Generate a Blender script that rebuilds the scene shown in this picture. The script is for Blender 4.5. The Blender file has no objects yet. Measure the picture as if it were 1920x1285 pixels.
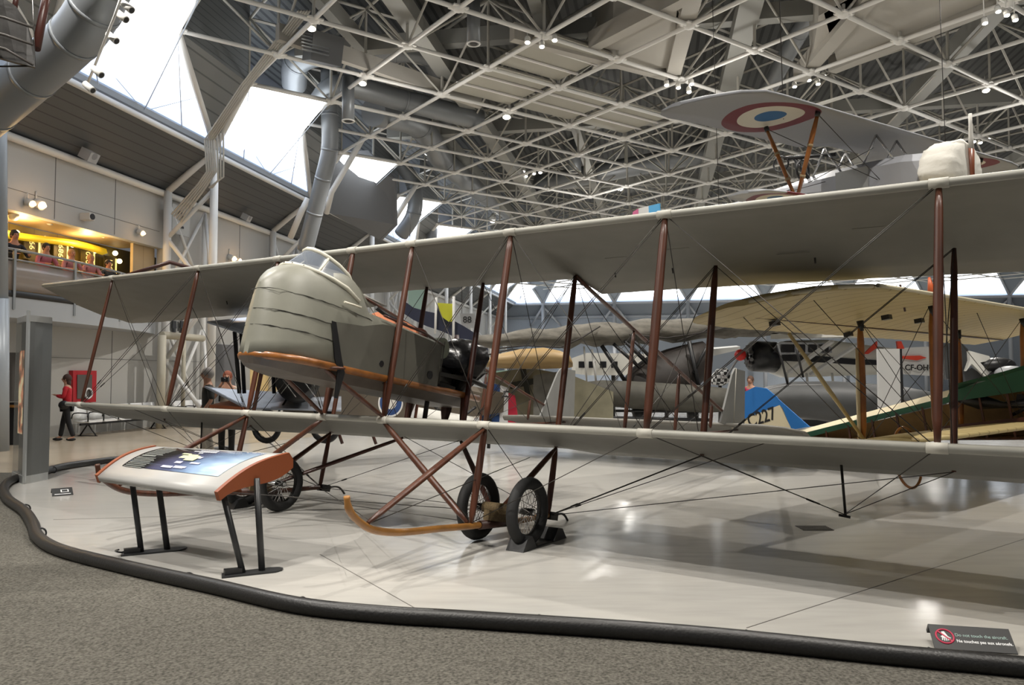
import bpy, math, random
from mathutils import Vector as V, Matrix as M
random.seed(7)
scene = bpy.context.scene
col = scene.collection
# ---------------------------------------------------------------- camera
FPX, HOR, CAMZ = 1461.04, 705.0, 1.69
TH = math.atan((HOR - 642.5) / FPX)
cam_d = bpy.data.cameras.new('camera'); cam = bpy.data.objects.new('camera', cam_d); col.objects.link(cam)
cam_d.sensor_width = 36.0; cam_d.lens = FPX / 1920 * 36.0; cam_d.clip_end = 400
cam.location = (0, 0, CAMZ); cam.rotation_euler = (math.pi / 2 + TH, 0, 0)
scene.camera = cam
scene.view_settings.view_transform = 'Standard'; scene.view_settings.look = 'None'
scene.view_settings.gamma = 1.0; scene.view_settings.exposure = 0.5
try: scene.view_settings.use_curve_mapping = False
except Exception: pass
# ---------------------------------------------------------------- world: the soft daylight of the open rest of the hall
wd = bpy.data.worlds.new('world'); scene.world = wd; wd.use_nodes = True
wd.node_tree.nodes['Background'].inputs[0].default_value = (0.90, 0.93, 1.0, 1)
wd.node_tree.nodes['Background'].inputs[1].default_value = 0.09
scene.cycles.max_bounces = 6; scene.cycles.diffuse_bounces = 3; scene.cycles.glossy_bounces = 3
scene.cycles.transparent_max_bounces = 12; scene.cycles.sample_clamp_indirect = 4.0
scene.cycles.use_fast_gi = False
# ---------------------------------------------------------------- measuring helpers (photo pixel + a distance -> point in the hall)
_c, _s = math.cos(TH), math.sin(TH)
CF, CR, CU = V((0, _c, _s)), V((1, 0, 0)), V((0, -_s, _c)); CC = V((0, 0, CAMZ))
def ray(px, py): return CF + CR * ((px - 960) / FPX) + CU * ((642.5 - py) / FPX)
def at(px, py, d): return CC + ray(px, py) * d
def atz(px, py, z):
    r = ray(px, py); return CC + r * ((z - CAMZ) / r.z)
def fl(px, py): return atz(px, py, 0.0)
# the building: long wall axis and its inward normal, camera at s=0, D=0
AZ = math.radians(10.4)
Wd = V((math.sin(AZ), math.cos(AZ), 0)); Nn = V((math.cos(AZ), -math.sin(AZ), 0))
def W(s, D, z): return Wd * s - Nn * D + V((0, 0, z))
def onwall(px, py, D):
    r = ray(px, py); return CC + r * (-D / r.dot(Nn))
# ---------------------------------------------------------------- materials
MT = {}
def mat(name, c, rough=0.6, metal=0.0, var=0.0, scale=4.0, bump=0.0, emit=0.0, spec=0.5, alpha=1.0, trans=0.0, stretch=None, c2=None, coat=0.0):
    if name in MT: return MT[name]
    m = bpy.data.materials.new(name); m.use_nodes = True; nt = m.node_tree; b = nt.nodes['Principled BSDF']
    b.inputs['Base Color'].default_value = (*c, 1); b.inputs['Roughness'].default_value = rough
    b.inputs['Metallic'].default_value = metal; b.inputs['Specular IOR Level'].default_value = spec
    if coat: b.inputs['Coat Weight'].default_value = coat; b.inputs['Coat Roughness'].default_value = 0.15
    if emit: b.inputs['Emission Color'].default_value = (*c, 1); b.inputs['Emission Strength'].default_value = emit
    if trans: b.inputs['Transmission Weight'].default_value = trans
    if alpha < 1: b.inputs['Alpha'].default_value = alpha
    if var or bump:
        tc = nt.nodes.new('ShaderNodeTexCoord'); nz = nt.nodes.new('ShaderNodeTexNoise'); nz.inputs['Scale'].default_value = scale
        nz.inputs['Detail'].default_value = 6
        mp = nt.nodes.new('ShaderNodeMapping'); nt.links.new(tc.outputs['Object'], mp.inputs[0]); nt.links.new(mp.outputs[0], nz.inputs['Vector'])
        if stretch: mp.inputs['Scale'].default_value = stretch
        if var:
            mx = nt.nodes.new('ShaderNodeMix'); mx.data_type = 'RGBA'
            rp = nt.nodes.new('ShaderNodeMapRange'); rp.inputs[1].default_value = .3; rp.inputs[2].default_value = .7
            nt.links.new(nz.outputs[0], rp.inputs[0]); nt.links.new(rp.outputs[0], mx.inputs[0])
            k2 = c2 if c2 else tuple(max(0, x * (1 - var)) for x in c)
            mx.inputs[6].default_value = (*c, 1); mx.inputs[7].default_value = (*k2, 1)
            nt.links.new(mx.outputs[2], b.inputs['Base Color'])
        if bump:
            bp = nt.nodes.new('ShaderNodeBump'); bp.inputs['Strength'].default_value = bump; bp.inputs['Distance'].default_value = 0.03
            nt.links.new(nz.outputs[0], bp.inputs['Height']); nt.links.new(bp.outputs[0], b.inputs['Normal'])
    MT[name] = m; return m
def banded(name, c, c2, axis, period, duty, rough=.6, metal=0.0, bump=0.0):
    """flat colour with repeating narrow lines across one object axis (corrugation, fabric ribs, planks)"""
    m = bpy.data.materials.new(name); m.use_nodes = True; nt = m.node_tree; b = nt.nodes['Principled BSDF']
    b.inputs['Roughness'].default_value = rough; b.inputs['Metallic'].default_value = metal
    tc = nt.nodes.new('ShaderNodeTexCoord'); sp = nt.nodes.new('ShaderNodeVectorMath'); sp.operation = 'DOT_PRODUCT'
    sp.inputs[1].default_value = axis; nt.links.new(tc.outputs['Object'], sp.inputs[0])
    a = nt.nodes.new('ShaderNodeMath'); a.operation = 'DIVIDE'; a.inputs[1].default_value = period; nt.links.new(sp.outputs['Value'], a.inputs[0])
    f = nt.nodes.new('ShaderNodeMath'); f.operation = 'FRACT'; nt.links.new(a.outputs[0], f.inputs[0])
    g = nt.nodes.new('ShaderNodeMath'); g.operation = 'LESS_THAN'; g.inputs[1].default_value = duty; nt.links.new(f.outputs[0], g.inputs[0])
    mx = nt.nodes.new('ShaderNodeMix'); mx.data_type = 'RGBA'; mx.inputs[6].default_value = (*c, 1); mx.inputs[7].default_value = (*c2, 1)
    nt.links.new(g.outputs[0], mx.inputs[0]); nt.links.new(mx.outputs[2], b.inputs['Base Color'])
    if bump:
        bp = nt.nodes.new('ShaderNodeBump'); bp.inputs['Strength'].default_value = bump; bp.inputs['Distance'].default_value = 0.02
        nt.links.new(g.outputs[0], bp.inputs['Height']); nt.links.new(bp.outputs[0], b.inputs['Normal'])
    return m
STEEL = mat('white_painted_steel', (.78, .77, .74), .42)
DUCT = mat('grey_duct_metal', (.26, .275, .29), .42, .35, var=.12, scale=.7)
BLACK = mat('black_paint', (.012, .012, .013), .4)
RUBBER = mat('black_rubber', (.014, .014, .015), .55, bump=.15, scale=30)
WOOD = mat('mahogany_strut', (.095, .027, .010), .42, var=.6, scale=6, stretch=(3, 3, .4), coat=.06)
WOODD = mat('dark_mahogany', (.06, .015, .008), .42, var=.4, scale=6, coat=.1)
ASH = mat('golden_ash_skid', (.36, .16, .035), .4, var=.45, scale=5, coat=.3)
LINEN = mat('shaded_grey_linen', (.20, .19, .165), .62, var=.14, scale=2.2, bump=.12)  # grey set darker than the real cloth to hold the underside shade
WIRE = mat('bracing_wire_steel', (.05, .045, .04), .4, .6)
NAC = mat('nacelle_grey_green_paint', (.235, .232, .19), .42, var=.22, scale=3.0, bump=.08)
CREAM = mat('cream_paint', (.62, .58, .47), .45)
GLASSY = mat('clear_celluloid', (.22, .25, .30), .12, alpha=.5)
CHROME = mat('bright_metal', (.6, .6, .6), .25, .9)
# ---------------------------------------------------------------- mesh builder
class MB:
    def __init__(s): s.v = []; s.f = []; s.sm = []
    def add(s, vs, fs, smooth=False):
        o = len(s.v); s.v += [tuple(x) for x in vs]; s.f += [tuple(i + o for i in f) for f in fs]; s.sm += [smooth] * len(fs); return s
    def box(s, c, size, R=None):
        c = V(c); h = V(size) / 2; vs = []
        for x in (-1, 1):
            for y in (-1, 1):
                for z in (-1, 1):
                    p = V((x * h.x, y * h.y, z * h.z)); vs.append(c + (R @ p if R else p))
        return s.add(vs, [(0, 1, 3, 2), (4, 6, 7, 5), (0, 4, 5, 1), (2, 3, 7, 6), (0, 2, 6, 4), (1, 5, 7, 3)])
    def bar(s, a, b, w, h, up=(0, 0, 1)):
        """rectangular bar a->b, w across, h along up"""
        a, b = V(a), V(b); d = (b - a).normalized(); x = d.cross(V(up))
        if x.length < 1e-4: x = d.cross(V((1, 0, 0)))
        x.normalize(); y = x.cross(d); vs = []
        for p in (a, b):
            for i, j in ((-1, -1), (1, -1), (1, 1), (-1, 1)): vs.append(p + x * i * w / 2 + y * j * h / 2)
        return s.add(vs, [(0, 1, 2, 3), (7, 6, 5, 4), (0, 4, 5, 1), (1, 5, 6, 2), (2, 6, 7, 3), (3, 7, 4, 0)])
    def tube(s, pts, r, n=8, cap=True, flat=1.0, up=(0, 0, 1)):
        """round tube through pts; r number or list; flat<1 squashes along up (streamlined strut)"""
        pts = [V(p) for p in pts]; k = len(pts); rs = r if isinstance(r, (list, tuple)) else [r] * k; vs = []; x = None
        for i, p in enumerate(pts):
            d = (pts[min(i + 1, k - 1)] - pts[max(i - 1, 0)]).normalized()
            if x is None:
                x = d.cross(V(up))
                if x.length < 1e-3: x = d.cross(V((1, .01, 0)))
            x = (x - d * x.dot(d)).normalized(); y = d.cross(x)
            for j in range(n):
                t = 2 * math.pi * j / n; vs.append(p + x * math.cos(t) * rs[i] + y * math.sin(t) * rs[i] * flat)
        fs = [(i * n + j, i * n + (j + 1) % n, (i + 1) * n + (j + 1) % n, (i + 1) * n + j) for i in range(k - 1) for j in range(n)]
        o = len(s.v); s.add(vs, fs, n > 4)
        if cap: s.f += [tuple(o + j for j in range(n))[::-1], tuple(o + (k - 1) * n + j for j in range(n))]; s.sm += [False, False]
        return s
    def ring(s, c, axis, R, r, n=32, m=10):
        c, ax = V(c), V(axis).normalized(); x = ax.cross(V((0, 0, 1)))
        if x.length < 1e-3: x = V((1, 0, 0))
        x.normalize(); y = ax.cross(x); vs = []
        for i in range(n):
            t = 2 * math.pi * i / n; e = x * math.cos(t) + y * math.sin(t)
            for j in range(m):
                q = 2 * math.pi * j / m; vs.append(c + e * (R + r * math.cos(q)) + ax * r * math.sin(q))
        return s.add(vs, [(i * m + j, i * m + (j + 1) % m, ((i + 1) % n) * m + (j + 1) % m, ((i + 1) % n) * m + j) for i in range(n) for j in range(m)], True)
    def loft(s, rings, smooth=True, cap=True, closed=True):
        n = len(rings[0]); vs = [p for r in rings for p in r]
        e = n if closed else n - 1
        fs = [(i * n + j, i * n + (j + 1) % n, (i + 1) * n + (j + 1) % n, (i + 1) * n + j) for i in range(len(rings) - 1) for j in range(e)]
        o = len(s.v); s.add(vs, fs, smooth)
        if cap: s.f += [tuple(o + j for j in range(n))[::-1], tuple(o + (len(rings) - 1) * n + j for j in range(n))]; s.sm += [False, False]
        return s
    def prism(s, poly, off, smooth=False):
        """polygon extruded by the vector off"""
        p = [V(q) for q in poly]; off = V(off); n = len(p)
        return s.add(p + [q + off for q in p], [tuple(range(n))[::-1], tuple(range(n, 2 * n))] + [(i, (i + 1) % n, n + (i + 1) % n, n + i) for i in range(n)], smooth)
    def ball(s, c, r, n=12, m=8, sc=(1, 1, 1), R=None):
        c = V(c); vs = []
        for i in range(m + 1):
            a = math.pi * i / m
            for j in range(n):
                t = 2 * math.pi * j / n; p = V((math.sin(a) * math.cos(t) * r * sc[0], math.sin(a) * math.sin(t) * r * sc[1], math.cos(a) * r * sc[2]))
                vs.append(c + (R @ p if R else p))
        return s.add(vs, [(i * n + j, (i + 1) * n + j, (i + 1) * n + (j + 1) % n, i * n + (j + 1) % n) for i in range(m) for j in range(n)], True)
XF = {}
def mk(name, mb, m, parent=None, world=False, loc=None):
    """one mesh object; world=True: vertices are hall coordinates and are brought into the parent's frame"""
    me = bpy.data.meshes.new(name); vs = mb.v
    if world and parent is not None:
        I = XF[parent.name].inverted(); vs = [tuple(I @ V(p)) for p in vs]
    if loc is not None: vs = [tuple(V(p) - V(loc)) for p in vs]
    me.from_pydata(vs, [], mb.f)
    for p, sm in zip(me.polygons, mb.sm): p.use_smooth = sm
    me.update(); me.materials.append(m)
    o = bpy.data.objects.new(name, me); col.objects.link(o)
    if loc is not None: o.location = loc
    if parent is not None: o.parent = parent; XF[o.name] = XF[parent.name]
    return o
def tag(o, label, cat, group=None, kind=None):
    o['label'] = label; o['category'] = cat
    if group: o['group'] = group
    if kind: o['kind'] = kind
    return o
def thing(name, label, cat, mtx, group=None):
    o = bpy.data.objects.new(name, None); col.objects.link(o); o.empty_display_size = .1
    if isinstance(mtx, M): o.matrix_world = mtx
    else: mtx = M.Translation(V(mtx)); o.matrix_world = mtx
    XF[o.name] = mtx.copy(); return tag(o, label, cat, group)
def one(name, mb, m, label, cat, group=None, loc=None, kind=None):
    return tag(mk(name, mb, m, loc=loc), label, cat, group, kind)
def struct(name, mb, m, label=None):
    o = mk(name, mb, m); o['kind'] = 'structure'
    if label: o['label'] = label
    return o
def frame_mtx(o, x, y, z):
    return M(((x[0], y[0], z[0], o[0]), (x[1], y[1], z[1], o[1]), (x[2], y[2], z[2], o[2]), (0, 0, 0, 1)))
def copy_tree(o, M2=None, parent=None):
    c = o.copy(); col.objects.link(c)
    if parent is not None: c.parent = parent
    if M2 is not None: c.matrix_world = M2; XF[c.name] = M2
    for ch in list(o.children): copy_tree(ch, None, c)
    return c
def text(s, size, m, mtx, parent=None, name='lettering', ext=.002, align='CENTER', bold=0.0, sx=1.0):
    c = bpy.data.curves.new(name, 'FONT'); c.body = s; c.size = size; c.extrude = ext; c.align_x = align; c.align_y = 'CENTER'; c.offset = bold
    c.materials.append(m); o = bpy.data.objects.new(name, c); col.objects.link(o)
    if parent is not None:
        o.parent = parent; o.matrix_local = XF[parent.name].inverted() @ mtx @ M.Diagonal((sx, 1, 1, 1))
    else: o.matrix_world = mtx @ M.Diagonal((sx, 1, 1, 1))
    bpy.context.view_layer.update(); me = bpy.data.meshes.new_from_object(o); ml = o.matrix_local.copy(); nm = name
    bpy.data.objects.remove(o); o = bpy.data.objects.new(nm, me); col.objects.link(o)
    if not me.materials: me.materials.append(m)
    if parent is not None: o.parent = parent
    o.matrix_local = ml; XF[o.name] = mtx
    return o
def facing(p, right, up=(0, 0, 1)):
    """matrix for flat lettering: x along right, y along up, z out of the face"""
    r = V(right).normalized(); u = V(up); u = (u - r * u.dot(r)).normalized(); return frame_mtx(V(p), r, u, r.cross(u))
def wing_mb(st, n=7, scallop=0.0, rib=0.35, thick=.05, ler=.03):
    """wing from stations (s, le_a, te_a, g): local x=span, y=aft, z=up; cambered section with a rounded leading edge"""
    rings = []; L = []
    for (s0, l0, t0, g0), (s1, l1, t1, g1) in zip(st, st[1:]):
        k = max(1, int(round(abs(s1 - s0) / (rib / 2))))
        for i in range(k):
            f = i / k; L.append((s0 + (s1 - s0) * f, l0 + (l1 - l0) * f, t0 + (t1 - t0) * f, g0 + (g1 - g0) * f))
    L.append(st[-1])
    for idx, (s, l, t, g) in enumerate(L):
        if scallop and idx % 2 and 0 < idx < len(L) - 1: t = t - scallop
        c = t - l; up = []; lo = []
        for j in range(n):
            x = j / (n - 1); x = x * x * (.4) + x * .6
            cam_ = .045 * c * math.sin(math.pi * min(1, x * 1.15 + .02)) * (1 - .3 * x); th = ler * (1 - x) ** .7 * 2 + .008
            if j == 0:
                up = [V((s, l, g + ler))]; lo = [V((s, l, g - ler))]
                continue
            sag = 0
            
            up.append(V((s, l + c * x, g + cam_ + th * .5 - sag))); lo.append(V((s, l + c * x, g + cam_ - th * .5 + sag)))
        nose = [V((s, l - ler * .75, g - ler * .7)), V((s, l - ler * 1.1, g)), V((s, l - ler * .75, g + ler * .7))]
        rings.append(nose + up + lo[::-1])
    return MB().loft(rings, True, True)
# ================================================================ lights of the hall: ceiling spotlights throw warm light down
def spot(p, e, size=2.2, c=(1, .95, .875), tgt=None, blend=.6, r=.045):
    d = bpy.data.lights.new('spot', 'SPOT'); d.energy = e; d.spot_size = size; d.spot_blend = blend; d.shadow_soft_size = r; d.color = c
    o = bpy.data.objects.new('spot', d); col.objects.link(o); o.location = p
    t = V(tgt) - V(p) if tgt is not None else V((0, 0, -1)); o.rotation_euler = t.to_track_quat('-Z', 'Y').to_euler(); return o
ZC, ZT, ZD = 10.5, 12.5, 13.3     # bottom chord, top chord, roof deck
for x, y, e in [(-3, 5, 1300), (3, 5, 1300), (-7, 10, 1400), (2, 11, 1100), (9, 10, 1200), (-3, 17, 1300), (5, 18, 1500), (12, 16, 1500), (-4, 27, 1500), (6, 28, 1700), (17, 28, 1700), (2, 42, 2400), (18, 44, 2400), (8, 60, 4500), (26, 60, 4500), (42, 56, 4500), (9, 72, 3500), (28, 68, 3500), (-7.5, 2, 1500), (6, 1, 900)]:
    spot((x, y, ZC - .45), e)
spot((-6.5, 2.5, 9.9), 1700, .55, tgt=(-2.8, 7.4, 2.2))
for x, y, e in [(-4, 12, 55), (3, 10, 60), (10, 14, 70), (-3, 22, 70), (6, 22, 80), (15, 24, 90), (4, 36, 110), (20, 38, 120), (8, 55, 160), (28, 52, 160)]:
    d_ = bpy.data.lights.new('roof_frame_fill', 'POINT'); d_.energy = e * 1.1; d_.shadow_soft_size = .3; d_.specular_factor = .15; d_.color = (1, .96, .9); o_ = bpy.data.objects.new('roof_frame_fill', d_); col.objects.link(o_); o_.location = (x, y, ZC - 1.6)  # added fill points without fixtures, brightening the roof chords
# ================================================================ floor, carpet, walls
def floor_mat():
    m = bpy.data.materials.new('polished_concrete'); m.use_nodes = True; nt = m.node_tree; b = nt.nodes['Principled BSDF']
    tc = nt.nodes.new('ShaderNodeTexCoord')
    n1 = nt.nodes.new('ShaderNodeTexNoise'); n1.inputs['Scale'].default_value = .35; n1.inputs['Detail'].default_value = 5
    n2 = nt.nodes.new('ShaderNodeTexNoise'); n2.inputs['Scale'].default_value = 3.0; n2.inputs['Detail'].default_value = 8
    mp = nt.nodes.new('ShaderNodeMapping'); mp.inputs['Rotation'].default_value = (0, 0, -.6); mp.inputs['Scale'].default_value = (.5, 2.6, 1)
    nt.links.new(tc.outputs['Object'], mp.inputs[0]); nt.links.new(mp.outputs[0], n2.inputs['Vector']); nt.links.new(tc.outputs['Object'], n1.inputs['Vector'])
    r = nt.nodes.new('ShaderNodeMapRange'); r.inputs[1].default_value = .35; r.inputs[2].default_value = .65; nt.links.new(n1.outputs[0], r.inputs[0])
    mx = nt.nodes.new('ShaderNodeMix'); mx.data_type = 'RGBA'; mx.inputs[6].default_value = (.515, .495, .455, 1); mx.inputs[7].default_value = (.46, .45, .425, 1); nt.links.new(r.outputs[0], mx.inputs[0])
    r2 = nt.nodes.new('ShaderNodeMapRange'); r2.inputs[1].default_value = .42; r2.inputs[2].default_value = .75; r2.inputs[4].default_value = .35; nt.links.new(n2.outputs[0], r2.inputs[0])
    m2 = nt.nodes.new('ShaderNodeMix'); m2.data_type = 'RGBA'; m2.inputs[7].default_value = (.29, .285, .265, 1); nt.links.new(r2.outputs[0], m2.inputs[0]); nt.links.new(mx.outputs[2], m2.inputs[6])
    nt.links.new(m2.outputs[2], b.inputs['Base Color'])
    r3 = nt.nodes.new('ShaderNodeMapRange'); r3.inputs[3].default_value = .08; r3.inputs[4].default_value = .26; nt.links.new(n2.outputs[0], r3.inputs[0]); nt.links.new(r3.outputs[0], b.inputs['Roughness'])
    bp = nt.nodes.new('ShaderNodeBump'); bp.inputs['Strength'].default_value = .05; bp.inputs['Distance'].default_value = .02; nt.links.new(n2.outputs[0], bp.inputs['Height']); nt.links.new(bp.outputs[0], b.inputs['Normal'])
    b.inputs['Specular IOR Level'].default_value = .7
    return m
struct('floor', MB().add([(-40, -8, 0), (75, -8, 0), (75, 100, 0), (-40, 100, 0)], [(0, 1, 2, 3)]), floor_mat())
# joints sawn in the slab
jm = mat('floor_joint', (.12, .11, .10), .7); jb = MB()
for a, b in (((1400, 1178), (1930, 1008)), ((600, 1040), (780, 1142)), ((100, 975), (560, 962))):
    p, q = fl(*a), fl(*b); jb.bar(p + V((0, 0, .0005)), q + V((0, 0, .0005)), .008, .003)
struct('floor_joint', jb, jm)
gb = MB()
gc = fl(1527, 991)
for i in range(6): gb.box(gc + V((0, -.11 + i * .045, .004)), (.34, .025, .006))
one('floor_grate', gb, mat('dark_grate', (.14, .135, .125), .5, .3), 'small dark slotted grate set in the floor below the big wing', 'grate')
HOSE = [(430, 842), (330, 850), (215, 862), (125, 874), (82, 884), (30, 897), (8, 912), (14, 935), (45, 958), (62, 983), (72, 1008), (115, 1033), (240, 1065), (400, 1100), (560, 1136), (720, 1153), (900, 1164), (1280, 1190), (1640, 1226), (1960, 1256), (2300, 1300)]
hp = [atz(x, y, .062) for x, y in HOSE]
def smooth_path(p, k=6):
    out = []
    for i in range(len(p) - 1):
        a, b, c, d = p[max(i - 1, 0)], p[i], p[i + 1], p[min(i + 2, len(p) - 1)]
        for j in range(k):
            t = j / k; out.append(.5 * ((2 * b) + (c - a) * t + (2 * a - 5 * b + 4 * c - d) * t * t + (3 * b - a - 3 * c + d) * t ** 3))
    return out + [p[-1]]
hs = smooth_path(hp)
hosem = mat('ribbed_black_hose', (.022, .021, .02), .40, var=.4, scale=60, bump=.12)
hb = MB(); hb.tube(hs, .06, 14)
ht = thing('barrier_hose', 'long thick black hose lying along the edge of the carpet as a barrier', 'barrier', hp[8])
mk('hose', hb, hosem, ht, True)
for i in (4, 22, 47, 58, 76, 84, 98, 104, 110):
    if i < len(hs) - 1:
        d = (hs[i + 1] - hs[i]).normalized(); side = V((-d.y, d.x, 0)) * (1 if (V((-d.y, d.x, 0)).y > 0) else -1)
        mk('tie_loop', MB().ring(hs[i] + side * .04 + V((0, 0, -.01)), d + V((0, 0, .2)), .055, .009, 16, 6), BLACK, ht, True)
carpet = mat('speckled_carpet', (.165, .155, .132), .95, var=.7, scale=55, bump=.5, spec=.1)
cpoly = [V((p.x, p.y, 0)) for p in hs if p.y < 13.5 and (p - hs[0]).length > 3]
start = next(i for i, p in enumerate(hs) if i > 20 and p.x < -7.6)
cp = [V((p.x, p.y, .012)) for p in hs[start:]]
cp = [V((-16, 13.6, .012)), V((cp[0].x, 13.6, .012))] + cp + [V((30, 0, .012)), V((30, -8, .012)), V((-16, -8, .012))]
from mathutils.geometry import tessellate_polygon
tri = tessellate_polygon([cp])
struct('floor_carpet', MB().add(cp, [tuple(t) for t in tri]), carpet, 'grey brown speckled carpet outside the hose barrier')
wk = [W(11.5, 10.9, .003), W(16.5, 10.5, .003), W(26, 7.5, .003), W(40, 6, .003), W(60, 6, .003), W(60, 16.4, .003), W(8, 16.4, .003), W(8, 11.6, .003)]
struct('floor_walkway', MB().add(wk, [tuple(range(8))]), mat('tan_polished_walkway', (.46, .385, .285), .22, var=.15, scale=.8), 'tan polished walkway along the left wall')
# ---- left wall
SFAR, DW, DC = 82.0, 16.4, 14.4
WALL = mat('light_grey_wall_paint', (.50, .495, .47), .6)
WALL2 = mat('cool_grey_wall_paint', (.44, .455, .47), .6)
CORR = banded('dark_corrugated_cladding', (.105, .11, .112), (.06, .062, .065), (0, 0, 1), .16, .12, .5, .2, .3)
CORR2 = banded('grey_corrugated_cladding', (.22, .235, .245), (.12, .13, .14), (0, 0, 1), .2, .12, .5, .2, .3)
def quad(mb, *p): return mb.add(p, [tuple(range(len(p)))])
def slab(mb, p, off): return mb.prism(p, off)
PER = 2 * math.sqrt(2) * 2.6; S0 = 23.5
s_op0, s_op1 = 10.0, S0 - 1.35                     # the gallery opening
wb = MB()
slab(wb, [W(-6, DW, 0), W(SFAR, DW, 0), W(SFAR, DW, 3.6), W(-6, DW, 3.6)], -Nn * .25)
slab(wb, [W(-6, DW, 6.0), W(S0 + 2, DW, 6.0), W(S0 + 2, DW, 7.95), W(-6, DW, 7.95)], -Nn * .25)
slab(wb, [W(S0 + .25, DW, 3.6), W(SFAR, DW, 3.6), W(SFAR, DW, 7.95), W(S0 + 2, DW, 7.95), W(S0 + 2, DW, 6.0), W(S0 + .25, DW, 6.0)], -Nn * .25)
struct('wall_left', wb, WALL)
pm = mat('wall_panel_joint', (.12, .12, .12), .6); pj = MB()
for k in range(-2, 26):
    s = S0 - 12 + k * 2.45
    for z0, z1 in ((0, 3.55), (6.05, 7.9)): pj.bar(W(s, DW - .003, z0), W(s, DW - .003, z1), .018, .01, Nn)
for z in (6.55, 2.2): pj.bar(W(-6, DW - .003, z), W(S0 if z > 3 else SFAR, DW - .003, z), .015, .01)
struct('trim_1', pj, pm)
cb = MB(); cb2 = MB()
slab(cb, [W(-6, DW, 7.95), W(SFAR, DW, 7.95), W(SFAR, DC, 9.15), W(-6, DC, 9.15)], V((0, 0, .12)))
struct('trim_2', cb, CORR, 'dark corrugated sloping soffit above the left wall')
tb = MB()
tb.tube([W(-6, DW - .12, 7.85), W(SFAR, DW - .12, 7.85)], .11, 10)
tb.tube([W(-6, DC + .05, 9.12), W(SFAR, DC + .05, 9.12)], .09, 8)
struct('trim_3', tb, STEEL)
bl = MB(); slab(bl, [W(-6, DC + .06, 9.2), W(SFAR, DC + .06, 9.2), W(SFAR, DC - .12, 9.36), W(-6, DC - .12, 9.36)], V((0, 0, .05)))
struct('trim_4', bl, mat('pale_blue_sill', (.45, .52, .62), .5))
# ---- space-frame grid
aA, aB = math.radians(-35.6), math.radians(54.4); G = 2.6
vA = V((math.sin(aA), math.cos(aA), 0)) * G; vB = V((math.sin(aB), math.cos(aB), 0)) * G
N0 = atz(620, 190, ZC)
def Dof(p): return -p.dot(Nn)
def Sof(p): return p.dot(Wd)
nodes = {}
for i in range(-16, 34):
    for j in range(-16, 30):
        p = N0 + vA * i + vB * j
        if Dof(p) < 12.45 and 1.5 < Sof(p) < 79 and p.y > 4 and -.80 * p.y - 4 < p.x < .80 * p.y + 5: nodes[(i, j)] = p
tr = MB(); tp = MB(); pl = MB()
up = V((0, 0, ZT - ZC))
for (i, j), p in nodes.items():
    dist = p.y; n = 8 if dist < 22 else (6 if dist < 40 else 4); k = 1.0 if dist < 40 else .9
    for di, dj in ((1, 0), (0, 1)):
        q = nodes.get((i + di, j + dj))
        if q is None: continue
        tr.tube([p, q], .06 * k, n, False); 
        if dist < 62: tp.tube([p + up, q + up], .05 * k, max(4, n - 2), False)
        a, b = (p, q + up) if (i + j) % 2 == 0 else (q, p + up)
        if dist < 62: tp.tube([a, b], .038 * k, max(4, n - 2), False)
    if dist < 62: tp.tube([p, p + up], .042 * k, max(4, n - 2), False)
    if dist < 45:
        pl.ball(p, .13, 8, 5, (1.3, 1.3, .8))
        pl.box(p, (.42, .30, .035), M.Rotation(-aA, 3, 'Z'))
struct('trim_5', tr, STEEL, 'white steel bottom chords of the roof space frame')
struct('trim_6', tp, mat('white_steel_webs', (.50, .485, .44), .5), 'white steel webs and top chords of the roof space frame')
struct('trim_7', pl, STEEL, 'steel node plates of the roof space frame')
DECK = banded('roof_deck_corrugated', (.075, .078, .075), (.022, .023, .023), (Nn.x, Nn.y, 0), .3, .35, .6, .1, .4)
struct('ceiling', MB().prism([W(-6, DC + .3, ZD), W(SFAR + 1, DC + .3, ZD), W(SFAR + 1, -62, ZD), W(-6, -62, ZD)], V((0, 0, .2))), DECK)
# ---- clerestory: triangular bays of glazing between the sill line and the zig-zag edge of the frame
WIN = bpy.data.materials.new('daylit_glazing'); WIN.use_nodes = True
_n = WIN.node_tree; _b = _n.nodes['Principled BSDF']; _b.inputs['Base Color'].default_value = (.8, .85, .9, 1); _b.inputs['Roughness'].default_value = .3
_tc = _n.nodes.new('ShaderNodeTexCoord'); _sx = _n.nodes.new('ShaderNodeSeparateXYZ'); _n.links.new(_tc.outputs['Object'], _sx.inputs[0])
_mr = _n.nodes.new('ShaderNodeMapRange'); _mr.inputs[1].default_value = 9.3; _mr.inputs[2].default_value = 10.0; _n.links.new(_sx.outputs[2], _mr.inputs[0])
_mx = _n.nodes.new('ShaderNodeMix'); _mx.data_type = 'RGBA'; _mx.inputs[6].default_value = (.42, .58, .92, 1); _mx.inputs[7].default_value = (.93, .97, 1, 1)
_n.links.new(_mr.outputs[0], _mx.inputs[0]); _n.links.new(_mx.outputs[2], _b.inputs['Emission Color'])
_ms = _n.nodes.new('ShaderNodeMapRange'); _ms.inputs[3].default_value = .62; _ms.inputs[4].default_value = 2.6; _n.links.new(_mr.outputs[0], _ms.inputs[0]); _n.links.new(_ms.outputs[0], _b.inputs['Emission Strength'])
mull = MB(); cg = MB(); bt = MB()
nwin = 0
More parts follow.
